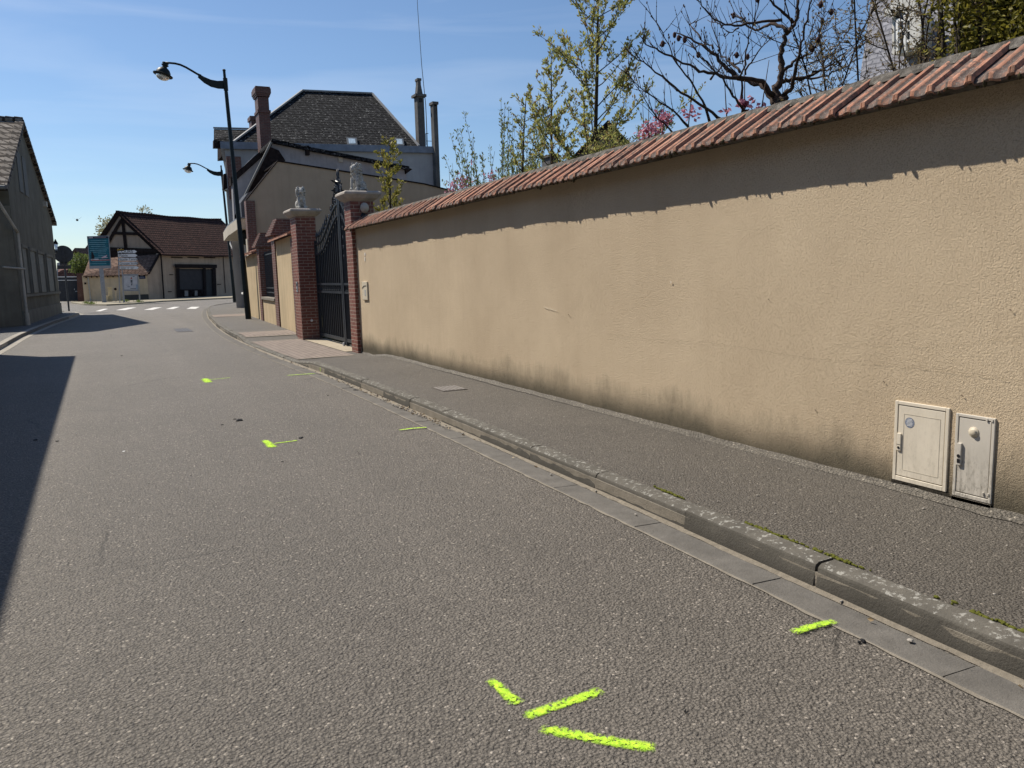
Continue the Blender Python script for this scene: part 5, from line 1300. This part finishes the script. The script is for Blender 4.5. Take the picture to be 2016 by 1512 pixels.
obj('blue_paper', MB().prism(bq([(267.5, 560), (271, 560), (271, 569), (267.8, 569)], yn-.016), (0, .005, 0)), simple('blue_paper', (.30, .37, .46)), bd)
for a, b in (((242.3, 573), (245, 594)), ((272.6, 545), (275.5, 595))): q = aty(*b, yn+.03); q.z = .1; obj('leg', MB().bar(aty(*a, yn+.03), q, .10), PIPEP, nb)
# pale cabinets and small post
def ybox(nm, label, cat, pts, y, mat, dep=.5, extra=None):
    p = bq(pts, y); zb = min(q.z for q in p); t = thing(nm, label, cat, V(sum(q.x for q in p)/4, y, zb)); p[2].z = p[3].z = .1; obj('body', MB().prism(p, (0, dep, 0)), mat, t, bevel=.01)
    if extra: obj('lid', MB().prism([q+V(0, -.03, .0) for q in (p[0]+V(-.04, 0, 0), p[1]+V(.04, 0, 0), p[1]+V(.04, 0, .06), p[0]+V(-.04, 0, .06))], (0, dep+.06, 0)), mat, t)
    return t
ybox('utility_cabinet', 'pale ochre utility cabinet standing right of the billboard post', 'cabinet', [(212, 567), (220.5, 567), (222.5, 595), (213.5, 595)], 73, OCHRE, .6, True)
ybox('utility_cabinet', 'low pale cabinet half hidden behind the billboard post', 'cabinet', [(200, 584), (213, 584), (213, 596), (200.5, 596)], 72.6, OCHRE, .5, True)
t = ybox('marker_post', 'short pale post with dark top beside the ochre cabinet', 'post', [(225.5, 570), (228.8, 570), (230, 594.5), (226.8, 594.5)], 73, LOWR, .25); p = aty(227, 569, 73); obj('cap', MB().ball(p, .11, 8, 6), TIMB, t)
# road sign seen from behind
yr = 52.5; p0 = gnd(136, 612.5, .1); yr = p0.y; rs = thing('road_sign', 'round road sign seen from the back, with two small plates below it', 'road sign', p0)
c = aty(124.5, 500.5, yr); obj('post', MB().tube([p0, aty(123.5, 487, yr)+V(0, .05, 0)], .045, 8), SIGNB, rs)
obj('disc', MB().lathe(c+V(0, -.0, 0), [(.47, 0), (.475, .01), (.47, .02)], 28, (0, 1, 0)), SIGNB, rs); obj('disc_rail', MB().box((c.x-.05, yr-.06, c.z-.46), (c.x+.05, yr-.005, c.z+.46)), SIGNB, rs)
obj('plate', MB().prism(ply([(117.5, 516), (132.5, 515.5), (133, 521.5), (118, 522)], yr), (0, .02, 0)), SIGNB, rs); obj('plate', MB().prism(ply([(112, 522.5), (140, 521.8), (140.3, 529), (112.3, 530)], yr), (0, .02, 0)), SIGNB, rs)
p = aty(110.5, 487, 47.6); t = thing('wall_lantern', 'old four-sided street lantern on the far corner of the gabled house', 'lantern', p)
obj('bracket', MB().tube([V(-2.6, 47.5, p.z-.35), p+V(0, 0, -.3), p+V(0, 0, -.1)], .025, 6), LAMPM, t); obj('case', MB().lathe(p, [(.05, -.14), (.13, .18), (.15, .2), (.05, .34), (.02, .38)], 4), LENS, t); obj('roof', MB().lathe(p, [(.17, .18), (.07, .33), (.02, .42)], 4), LAMPM, t)
# far yard: gate, brick pier, small house, floodlight mast
yg = 79; t = thing('yard_gate', 'grey double yard gate with pale rails, far left behind the road sign', 'gate', aty(133, 592, yg))
mb = MB().prism(ply([(114, 546), (151, 546), (153.5, 593), (118, 593)], yg), (0, .1, 0)); obj('leaf', mb, GATED, t); obj('rail', MB().prism(ply([(113, 551.2), (152, 550.8), (152, 552.2), (113, 552.6)], yg-.06), (0, .04, 0)).prism(ply([(113, 544.3), (151, 543.8), (151, 545.6), (113, 546)], yg-.06), (0, .3, 0)), WHITE, t)
obj('handle', MB().prism(ply([(146, 568), (147, 568), (147, 571), (146, 571)], yg-.05), (0, .04, 0)).prism(ply([(148, 573), (152, 573), (152, 574), (148, 574)], yg-.05), (0, .04, 0)), WHITE, t)
t = thing('brick_gate_pier', 'dark red brick pier between the yard gate and the low wall', 'pier', aty(157, 592, yg-.5)); obj('pier', MB().prism(ply([(150.5, 538), (164, 538), (166.5, 593.5), (153.5, 593.5)], yg-.8), (0, .8, 0)), BRICKD, t)
sh = thing('small_house', 'small pale gabled house with brown roof behind the yard gate', 'house', aty(150, 590, 96)); yh = 96
obj('wall', MB().prism(ply([(128, 600), (128, 514), (147.5, 489), (160, 500), (160, 600)], yh), (0, 7, 0)), mat_render('small_house_render', (.38, .36, .33), .15), sh)
a, b, c_ = aty(147, 488, yh-.3), aty(161, 503, yh-.3), aty(126, 516, yh-.3); mb = MB(); ee = V(5.5, 5, 0)
mb.prism([a, b, b-V(0, 0, .25), a-V(0, 0, .25)], ee); mb.prism([a, c_, c_-V(0, 0, .25), a-V(0, 0, .25)], ee); obj('roof', mb, ROOFP, sh)
obj('side_shed', MB().prism(ply([(112, 518), (128, 512), (128, 600), (112, 600)], yh+3), (0, 5, 0)), mat_render('shed_render', (.34, .36, .40), .1), sh)
sh2 = thing('far_house', 'sliver of dark red roof between the small house and the billboard', 'house', aty(168, 590, 106)); obj('wall', MB().prism(ply([(164, 600), (164, 498), (190, 498), (190, 600)], 106), (0, 6, 0)), PALER, sh2); obj('roof', MB().prism(ply([(162, 496), (173, 481), (192, 481), (192, 500), (162, 500)], 105.7), (0, 6.6, 0)), ROOFB, sh2)
ys_ = 92; t = thing('yard_shed', 'low shed with dull red roof just above the yard gate', 'shed', aty(140, 590, ys_)); obj('roof', MB().prism(ply([(114, 545), (114, 536), (124, 531), (160, 534), (168, 545)], ys_), (0, 3, .6)), mat_roof('red_shed_tile', (.22, .12, .10), (.16, .09, .08), (.06, .04, .04), .3, .15), t); obj('wall', MB().prism(ply([(114, 600), (114, 545), (168, 545), (168, 600)], ys_+.1), (0, 3, 0)), PALER, t)
t = thing('floodlight_mast', 'distant mast with two rows of floodlights against the sky', 'mast', aty(196, 590, 150)); obj('pole', MB().tube([aty(196, 590, 150), aty(195, 452, 150)], .10, 8), SIGNG, t)
for x, y in ((191.5, 452.5), (199.5, 452.5), (192.5, 456), (199, 456)): p = aty(x, y, 150); obj('floodlight', MB().box((p.x-.3, 149.8, p.z-.06), (p.x+.3, 150.3, p.z+.08)), SIGNG, t)
p = aty(152, 433.5, 70); t = thing('bird', 'tiny dark bird flying in the pale sky above the far houses', 'bird', p)
mb = MB().ball(p, (.09, .22, .07), 8, 6).ball(p+V(0, -.24, .04), .055, 6, 5); mb.add([p+V(.05, .1, .03), p+V(.05, -.12, .03), p+V(.34, -.02, .28), p+V(.30, .12, .25)], [(0, 1, 2, 3), (3, 2, 1, 0)]); mb.add([p+V(-.05, .1, .03), p+V(-.05, -.12, .03), p+V(-.34, -.02, .24), p+V(-.30, .12, .22)], [(3, 2, 1, 0), (0, 1, 2, 3)]); mb.add([p+V(.05, .2, 0), p+V(-.05, .2, 0), p+V(-.08, .38, .02), p+V(.08, .38, .02)], [(0, 1, 2, 3)]); obj('body', mb, BLACKP, t)

# ================================================================== HOUSE AND CHIMNEY BEHIND THE LONG WALL
hr = thing('slate_house', 'grey slate-hung house with arched white dormer window behind the hedge', 'house', (17, 9, .06))
SX = 15.0
yl_ = atx(1688, 100, SX).y
mb = MB().prism([(SX, yl_+.1, 4.2), (SX, yl_-12, 4.2), (SX+.5, yl_-12, 10.5), (SX+.5, yl_-.35, 10.5)], (7, 0, 0)); obj('mansard_roof', mb, SLATE, hr)
obj('wall', MB().prism([(SX+.3, yl_-.1, 0), (SX+.3, yl_-11.8, 0), (SX+.3, yl_-11.8, 4.2), (SX+.3, yl_-.1, 4.2)], (6.4, 0, 0)), PALER, hr)
wp = [atx(x, y, SX-.25) for x, y in ((1756, 108), (1756, 40), (1762, 24), (1775, 14), (1790, 14), (1803, 24), (1810, 40), (1810, 98))]
do_ = obj('dormer', MB().prism(wp, (1.8, 0, 0)), CASE, hr)
cw = sum(wp, V(0, 0, 0))/len(wp); wi = [cw+(p-cw)*.74+V(-.03, 0, -.05) for p in wp]; obj('pane', MB().prism(wi, (.02, 0, 0)), GLASS, do_)
mb = MB()
for a, b in (((1783, 30), (1783, 100)), ((1766, 62), (1802, 58)), ((1766, 84), (1802, 79)), ((1766, 40), (1802, 37))): mb.bar(atx(*a, SX-.30), atx(*b, SX-.30), .07 if a[0] == 1783 else .045, .05)
mb.bar(atx(1768, 40, SX-.3), atx(1768, 101, SX-.3), .07, .05); mb.bar(atx(1800, 36, SX-.3), atx(1800, 96, SX-.3), .07, .05); obj('glazing_bar', mb, WHITE, do_)
arch = MB()
for a, b in zip(wp[1:-1], wp[2:]): arch.bar(a+V(-.06, 0, .05), b+V(-.06, 0, .05), .12, .25)
obj('hood', arch, CASE, do_)
hg2 = thing('rear_house', 'dark gabled roof half hidden behind the young tree', 'house', aty(1200, 300, 25)); y2 = 25
ga2 = [aty(1108, 330, y2), aty(1196, 240, y2), aty(1262, 305, y2), aty(1262, 500, y2), aty(1108, 500, y2)]; obj('wall', MB().prism(ga2, (4.2, 6.2, 0)), mat_render('rear_wall', (.13, .12, .11), .2), hg2)
mb = MB()
for a, b in (((1102, 333), (1197, 236)), ((1197, 236), (1268, 309))): p, q = aty(*a, y2-.3), aty(*b, y2-.3); mb.prism([p, q, q-V(0, 0, .14), p-V(0, 0, .14)], (4.5, 6.7, 0))
obj('roof', mb, TIMB, hg2)
t = thing('chimney_stack', 'small grey chimney stack peeping over the tile coping', 'chimney', aty(1092, 330, 22)); p, q = aty(1082, 309, 22), aty(1100, 360, 22); p.z, q.z
obj('stack', MB().box((p.x, 22, q.z-1.5), (q.x, 22.5, p.z)), CHIM, t); obj('cap', MB().box((p.x-.05, 21.95, p.z), (q.x+.06, 22.55, p.z+.07)), CHIM, t)
obj('base', MB().box((p.x-.6, 22.0, 0), (q.x+.6, 23.2, q.z-1.0)), PALER, t)
a, b = aty(1055, 311, 22.2), aty(1083, 311.5, 22.2); obj('antenna_arm', MB().tube([a, b], .012, 5), PIPE, t)

# ================================================================== TREES AND SHRUBS
def branch(mb, rng_, p, d, ln, r, droop=0.0, wob=.22, seg=6, rend=.35, sides=6, up=.0):
    pts = [p.copy()]; rad = [r]; d = d.normalized()
    for k in range(seg):
        d = (d+V(rng_.uniform(-wob, wob), rng_.uniform(-wob, wob), rng_.uniform(-wob, wob)+up-droop)).normalized()
        p = p+d*ln/seg; pts.append(p.copy()); rad.append(r*(1-(1-rend)*(k+1)/seg))
    mb.tube(pts, rad, sides); return pts, rad, d
def along(pts, u):
    k = min(int(u*(len(pts)-1)), len(pts)-2); t = u*(len(pts)-1)-k; return pts[k].lerp(pts[k+1], t), (pts[k+1]-pts[k]).normalized()
def leaves_on(lm_, rng_, pts, n_, size, spread=.03, u0=.15, tip=True, clump=3):
    for _ in range(n_):
        p, d = along(pts, u0+(1-u0)*rng_.random())
        for c in range(clump):
            q = p+V(rng_.gauss(0, spread), rng_.gauss(0, spread), rng_.gauss(0, spread)); dd = V(rng_.uniform(-1, 1), rng_.uniform(-1, 1), rng_.uniform(-.3, 1))+d*.6
            s_ = size*rng_.uniform(.6, 1.25); lm_.leaf(q, dd, s_, s_*.42, rng_)

# young tree with a straight leader and rising, leafy laterals
def conical_tree(nm, label, base, H, spread, mat, seed, nl=46, leafn=7, lsz=.085, low=.12, group=None):
    r = random.Random(seed); t = thing(nm, label, 'tree', base, group); tr_ = MB(); lv = MB()
    tp, _, _ = branch(tr_, r, V(*base), V(0, 0, 1), H, .02+H*.0078, wob=.018, seg=14, rend=.12, sides=8)
    for k in range(nl):
        u = low+(1-low)*((k+.5)/nl)**.95; p, d = along(tp, min(u, .995)); a = k*2.4+r.uniform(-.5, .5)
        L_ = spread*(1-u)**.72*r.uniform(.55, 1.18)+.22; dd = V(math.cos(a), math.sin(a), r.uniform(.45, .95))
        pts, rad, dE = branch(tr_, r, p, dd, L_, .007+.011*(1-u), wob=.15, seg=7, rend=.25, sides=5, up=.06)
        leaves_on(lv, r, pts, int(leafn*L_*2.1)+4, lsz, .022, .22, clump=3)
        for q in range(int(2+L_*3.2)):
            u2 = r.uniform(.2, .95); p2, d2 = along(pts, u2); dd2 = (d2+V(r.uniform(-1, 1), r.uniform(-1, 1), r.uniform(-.2, .9))).normalized()
            l2 = L_*(1-u2*.6)*r.uniform(.25, .5); pt2, _, _ = branch(tr_, r, p2, dd2, l2, .005, wob=.2, seg=4, rend=.4, sides=4, up=.05)
            leaves_on(lv, r, pt2, int(leafn*l2*2.4)+3, lsz, .02, .1, clump=3)
    leaves_on(lv, r, tp[-5:], 14, lsz, .03, 0)
    obj('trunk', tr_, BARK, t, smooth=True); obj('crown', lv, mat, t); return t
b = atx(1170, 300, 7.6); conical_tree('young_tree', 'tall slim young tree with a straight trunk and sparse spring leaves behind the wall', (b.x, b.y, .06), 6.75, 2.55, LEAF1, 21, 42, 7.0, .072, .30)
b = atx(1088, 300, 8.2); conical_tree('young_tree', 'shorter forked sapling just left of the tall slim young tree', (b.x, b.y, .06), 5.75, 1.5, LEAF1, 5, 30, 4, .085, .42)
b = atx(1014, 330, 7.2); conical_tree('young_tree', 'thin leaning sapling among the wispy shoots left of the tall tree', (b.x, b.y, .06), 4.85, .6, LEAF1, 9, 14, 6, .075, .55)
b = aty(763, 400, 17.4); conical_tree('young_tree', 'small yellow-green sapling rising behind the near gate pillar', (b.x, b.y, .06), 4.35, .8, LEAF2, 33, 26, 6, .085, .40)

# wispy many-stemmed shrub
def wisp(nm, label, base, H, n_, sp, mat, seed, lsz=.045):
    r = random.Random(seed); t = thing(nm, label, 'shrub', base); st_ = MB(); lv = MB()
    for k in range(n_):
        a = r.uniform(0, 6.28); q = V(base[0]+.12*math.cos(a), base[1]+.12*math.sin(a), base[2]); dd = V(math.cos(a)*sp*r.random(), math.sin(a)*sp*r.random(), 1)
        pts, _, _ = branch(st_, r, q, dd, H*r.uniform(.6, 1.05), .011, wob=.05, seg=9, rend=.3, sides=5, up=.02)
        leaves_on(lv, r, pts, 46, lsz, .025, .42, clump=3)
    obj('stem', st_, BARK, t, smooth=True); obj('foliage', lv, mat, t); return t
b = atx(990, 340, 8.0); wisp('wispy_shrub', 'shrub of many thin upright shoots behind the wall, left of the trees', (b.x, b.y, .06), 5.0, 84, .42, LEAF5, 4, .075)

# pink-blossomed shrubs
def blossom(label, base, sprays, seed):
    r = random.Random(seed); t = thing('blossom_shrub', label, 'shrub', base, 'pink-blossomed shrubs behind the wall'); st_ = MB(); lv = MB()
    for (p, n_, rad) in sprays:
        b0 = V(base[0], base[1], base[2]); mid = b0.lerp(p, .55)+V(r.uniform(-.1, .1), r.uniform(-.1, .1), .1); st_.tube([b0, mid, p, p+(p-mid)*.35], [.02, .014, .007, .003], 5)
        for k in range(n_):
            q = p+V(r.gauss(0, rad), r.gauss(0, rad), r.gauss(0, rad*.9)); lv.leaf(q, V(r.uniform(-1, 1), r.uniform(-1, 1), r.uniform(-1, 1)), r.uniform(.045, .075), .042, r)
    obj('stem', st_, BARKB, t, smooth=True); obj('blossom', lv, PINK, t)
def X(px, py, x): return atx(px, py, x)
blossom('clump of pink blossom at the left end, above the coping near the corner house', (X(905, 375, 7.4).x, X(905, 375, 7.4).y, .06), [(X(895, 366, 7.4), 90, .10), (X(918, 362, 7.4), 120, .11), (X(887, 376, 7.4), 40, .07), (X(910, 358, 7.4), 60, .08), (X(929, 318, 7.4), 6, .03), (X(965, 350, 7.4), 40, .07)], 2)
blossom('sparse pink blossom at the foot of the bare tree, right of the young tree', (X(1300, 280, 6.6).x, X(1300, 280, 6.6).y, .06), [(X(1306, 236, 6.6), 90, .055), (X(1277, 256, 6.6), 70, .05), (X(1290, 262, 6.6), 40, .05), (X(1358, 222, 6.6), 45, .05), (X(1268, 272, 6.6), 30, .05)], 3)
blossom('single small spray of pink blossom beside the bare tree trunk', (X(1466, 220, 6.2).x, X(1466, 220, 6.2).y, .06), [(X(1466, 203, 6.2), 45, .03), (X(1500, 210, 6.2), 14, .03), (X(1430, 218, 6.2), 8, .03)], 4)

# bare wide tree: main limbs follow the photographed habit, with real depth
PODM = simple('seed_head_brown', (.07, .035, .03), .9)
def bare_tree():
    r = random.Random(12); bx = X(1530, 200, 6.5); base = V(bx.x, bx.y, .06)
    t = thing('bare_tree', 'wide bare tree with dark spreading branches and a few dry seed heads', 'tree', base); st_ = MB(); podl = []
    D = (bx-EYE).normalized(); D.z = 0; D.normalize()
    def P(px, py, dz=0.0):
        d = ray(px, py); n = D; k = (V(bx.x, bx.y, 0)-EYE).dot(n)/d.dot(n); return EYE+d*k+D*dz
    limbs = [
        ([(1530, 240), (1536, 205), (1545, 190)], .085, .07, 0),
        ([(1530, 205), (1522, 188), (1500, 162), (1480, 152), (1455, 140), (1430, 120), (1405, 95), (1385, 75), (1360, 60), (1335, 45), (1318, 40)], .055, .006, .5),
        ([(1522, 190), (1500, 165), (1470, 158), (1440, 165), (1400, 158), (1370, 150), (1340, 132), (1310, 118), (1285, 108), (1272, 92)], .036, .005, -.5),
        ([(1530, 200), (1526, 170), (1534, 158), (1545, 152), (1570, 148), (1600, 140), (1625, 124), (1650, 110), (1672, 100)], .045, .005, .3),
        ([(1532, 200), (1529, 175), (1536, 152), (1540, 130), (1538, 110), (1540, 88), (1548, 70), (1556, 52), (1568, 38), (1572, 18), (1574, -10), (1570, -40)], .050, .012, .1),
        ([(1562, 45), (1550, 35), (1530, 25), (1515, 12), (1505, -20)], .022, .008, -.4),
        ([(1550, 60), (1535, 45), (1510, 40), (1485, 42), (1468, 30), (1455, 12), (1440, 0)], .026, .007, .5),
        ([(1540, 40), (1500, 44), (1460, 57), (1430, 58), (1405, 45), (1385, 28), (1378, 5)], .020, .005, -.3),
        ([(1548, 185), (1558, 175), (1565, 150), (1572, 120), (1578, 95), (1588, 60), (1595, 20), (1600, -20)], .030, .006, -.5),
        ([(1545, 135), (1560, 118), (1580, 100), (1600, 88), (1615, 60), (1622, 25), (1625, 5)], .022, .004, .6),
        ([(1570, 152), (1610, 155), (1640, 148), (1665, 135), (1690, 122)], .018, .004, -.2),
        ([(1455, 140), (1440, 120), (1430, 105), (1418, 90), (1408, 60), (1395, 20), (1390, -10)], .018, .004, .7),
        ([(1465, 148), (1480, 125), (1500, 110), (1520, 98)], .014, .004, -.6),
        ([(1400, 158), (1420, 130), (1440, 120), (1460, 110), (1470, 90)], .014, .003, .4),
        ([(1475, 225), (1462, 215), (1445, 200), (1430, 175), (1400, 150), (1380, 125), (1362, 108)], .022, .004, -.8),
        ([(1462, 225), (1460, 190), (1462, 160), (1470, 135), (1478, 100), (1490, 60), (1494, 30)], .018, .003, -.7),
        ([(1425, 238), (1395, 220), (1360, 205), (1330, 185), (1300, 165), (1280, 155), (1258, 135)], .022, .004, -1.0),
        ([(1400, 240), (1385, 205), (1365, 170), (1345, 150), (1330, 120), (1315, 90), (1302, 75)], .018, .003, -.9),
        ([(1355, 250), (1330, 225), (1300, 210), (1275, 195), (1262, 180)], .016, .003, -1.1),
        ([(1325, 258), (1300, 240), (1285, 215), (1272, 195)], .012, .003, -1.0),
        ([(1380, 75), (1365, 55), (1355, 35), (1350, 20)], .012, .004, .5), ([(1405, 95), (1390, 80), (1365, 85), (1350, 70)], .010, .004, .4),
        ([(1470, 35), (1440, 45), (1410, 40), (1390, 30)], .010, .004, .2), ([(1455, 57), (1436, 70), (1415, 78)], .010, .003, -.3),
        ([(1600, 140), (1620, 135), (1650, 118), (1680, 118)], .012, .003, .5)]
    for pts, r0, r1, dz in limbs:
        n_ = len(pts); W_ = [P(x, y, dz*min(1, k/3)*(.4+.6*k/n_)) for k, (x, y) in enumerate(pts)]
        F = []
        for k in range(n_-1):
            for q in range(3): F.append(W_[k].lerp(W_[k+1], q/3)+V(r.gauss(0, .008), r.gauss(0, .008), r.gauss(0, .008)))
        F.append(W_[-1]); m = len(F); st_.tube(F, [(r0*.9+(r1*.8-r0*.9)*(k/(m-1))**.7)*r.uniform(.9, 1.12) for k in range(m)], 7)
        ln = sum((F[k+1]-F[k]).length for k in range(m-1))
        for q in range(int(ln*11)):
            u = r.uniform(.25, 1); p, d = along(F, u); dd = (d*.6+V(r.uniform(-.8, .8), r.uniform(-.8, .8), r.uniform(.1, 1.2))).normalized(); l2 = r.uniform(.08, .42)*(1.2-u*.4)
            p2, _, _ = branch(st_, r, p, dd, l2, .0045, wob=.14, seg=4, rend=.45, sides=4, up=.04)
            if r.random() < .55: st_.ball(p2[-1], (.008, .008, .014), 5, 4)
            for w_ in range(int(l2*10)): c = along(p2, r.random())[0]; st_.ball(c, r.uniform(.005, .009), 4, 3)
        if r.random() < .6 and len(pts) > 4: podl.append(MB().ball(F[-1]+V(0, 0, -.03), (.022, .022, .035), 7, 6))
    for x, y in ((1310, 97), (1333, 68), (1372, 100), (1640, 9), (1614, 19), (1613, 66), (1448, 95), (1596, 100), (1600, 95)):
        c = P(x, y, r.uniform(-.3, .3)); pods = MB().ball(c, (.024, .024, .036), 8, 6); podl.append(pods)
        for q in range(4): pods.leaf(c+V(0, 0, .02), V(r.uniform(-1, 1), r.uniform(-1, 1), -.6), .05, .025, r)
        st_.tube([c+V(0, 0, .03), c+V(.02, 0, .10), P(x+r.uniform(-14, 14), y-22, 0)], .003, 4)
    obj('trunk', st_, BARKB, t, smooth=True)
    for pm in podl: obj('seed_head', pm, PODM, t)
bare_tree()

# twiggy shrub in bud, and clipped yellow-green hedge at the right edge
def twiggy(label, base, H, n_, sp, seed, tw=3):
    r = random.Random(seed); t = thing('twiggy_shrub', label, 'shrub', base); st_ = MB(); lv = MB()
    for k in range(n_):
        a = r.uniform(0, 6.28); dd = V(math.cos(a)*sp*r.uniform(.2, 1), math.sin(a)*sp*r.uniform(.2, 1), 1); pts, _, _ = branch(st_, r, V(base[0]+r.gauss(0, .15), base[1]+r.gauss(0, .25), base[2]), dd, H*r.uniform(.65, 1.05), .018, wob=.16, seg=9, rend=.3, sides=5)
        for q in range(16):
            u = r.uniform(.35, 1); p, d = along(pts, u); d2 = (d*.5+V(r.uniform(-1, 1), r.uniform(-1, 1), r.uniform(-.3, .9))).normalized(); p2, _, _ = branch(st_, r, p, d2, r.uniform(.25, .8), .006, wob=.22, seg=5, rend=.4, sides=4)
            leaves_on(lv, r, p2, 5, .035, .012, .1, clump=2)
            for w_ in range(tw):
                p3, d3 = along(p2, r.random()); pt3, _, _ = branch(st_, r, p3, (d3*.4+V(r.uniform(-1, 1), r.uniform(-1, 1), r.uniform(-.5, .8))).normalized(), r.uniform(.12, .35), .0035, wob=.25, seg=3, rend=.5, sides=3)
                leaves_on(lv, r, pt3, 4, .035, .012, .1, clump=2)
    obj('stem', st_, BARK, t, smooth=True); obj('bud', lv, TWIGL, t)
b = X(1735, 140, 7.2); twiggy('tangled twiggy shrub in bud in front of the arched window', (b.x, b.y, .06), 4.9, 11, .24, 15, 5)
b = X(1850, 90, 7.6); twiggy('taller twiggy shrub with a dark forked stem, between window and hedge', (b.x, b.y, .06), 6.0, 9, .22, 18, 5)
def hedge(label, pts, zlo, mat, seed, n_, dep):
    """uneven evergreen mass: leaves thrown round many clump centres"""
    r = random.Random(seed); c0 = pts[0]; t = thing('evergreen_hedge', label, 'hedge', V(c0.x, c0.y, .06)); lv = MB(); st_ = MB()
    for p in pts:
        q = V(p.x+r.uniform(0, dep), p.y+r.uniform(-.2, .2), p.z); rr = r.uniform(.16, .34)
        for k in range(n_):
            v_ = V(r.gauss(0, 1), r.gauss(0, 1), r.gauss(0, 1)).normalized()*rr*r.uniform(.5, 1.05); lv.leaf(q+v_, v_*2+V(r.uniform(-.5, .5), r.uniform(-.5, .5), r.uniform(-.3, .5)), r.uniform(.035, .07), r.uniform(.02, .034), r)
        st_.tube([V(q.x+.3, q.y, .06), V(q.x+.1, q.y, max(.5, q.z-.6)), q], [.03, .02, .006], 5)
    obj('foliage', lv, mat, t); obj('stem', st_, BARK, t, smooth=True)
r4 = random.Random(77); hp = []
for k in range(430):
    px = r4.uniform(1846, 2180); lim = 185-(px-1822)*.27; py = r4.uniform(-170, lim)
    if px < 1880 and r4.random() < .5: continue
    hp.append(X(px, py, 6.6+r4.uniform(0, .9)))
hedge('dense yellow-green evergreen hedge above the wall at the right edge', hp, 0, LEAF3, 6, 150, .9)
# low greenery behind the coping at the foot of the young tree
r5 = random.Random(8); hp = [X(r5.uniform(1135, 1200), r5.uniform(262, 312), 7.0+r5.uniform(0, .6)) for k in range(16)]
hedge('low green bush at the foot of the tall slim young tree', hp, 0, LEAF1, 9, 36, .3)
# far trees
def far_bush(nm, label, pts, y, mat, seed, n_, rad, lsz, cat='shrub'):
    r = random.Random(seed); P0 = [aty(px, py, y+r.uniform(-1, 1)) for px, py in pts]; c = sum(P0, V(0, 0, 0))/len(P0); t = thing(nm, label, cat, V(c.x, y, 0)); lv = MB(); st_ = MB()
    for p in P0:
        for k in range(n_):
            v_ = V(r.gauss(0, 1), r.gauss(0, 1), r.gauss(0, 1)).normalized()*rad*r.uniform(.3, 1.1); lv.leaf(p+v_, v_, lsz*r.uniform(.6, 1.3), lsz*.5, r)
        st_.tube([V(c.x, y, 0), V((c.x+p.x)/2, y, p.z*.5), p], [.10, .06, .02], 5)
    obj('trunk' if cat == 'tree' else 'stem', st_, BARK, t, smooth=True); obj('crown' if cat == 'tree' else 'foliage', lv, mat, t)
rr_ = random.Random(40)
far_bush('green_bush', 'bright green bush above the yard gate, left of the billboard', [(rr_.uniform(143, 176), rr_.uniform(506, 532)) for _ in range(36)], 84, LEAF4, 3, 60, .38, .22)
far_bush('far_tree', 'pale blossoming tree showing behind the barn gable', [(rr_.uniform(200, 224), rr_.uniform(434, 470)) for _ in range(20)]+[(rr_.uniform(280, 292), rr_.uniform(415, 421)) for _ in range(3)], 112, LEAF6, 4, 50, .7, .30, 'tree')
# grass tufts at the sign posts
gt = MB(); r6 = random.Random(2)
for px, py in ((247, 594), (170, 598), (180, 599), (275, 595)):
    for k in range(60): p = gnd(px+r6.gauss(0, 4), py+r6.gauss(0, .5), .1); gt.leaf(p, V(r6.uniform(-.6, .6), r6.uniform(-.6, .6), 1), r6.uniform(.1, .25), .04, r6)
struct('grass', gt, LEAF4, kind='stuff')
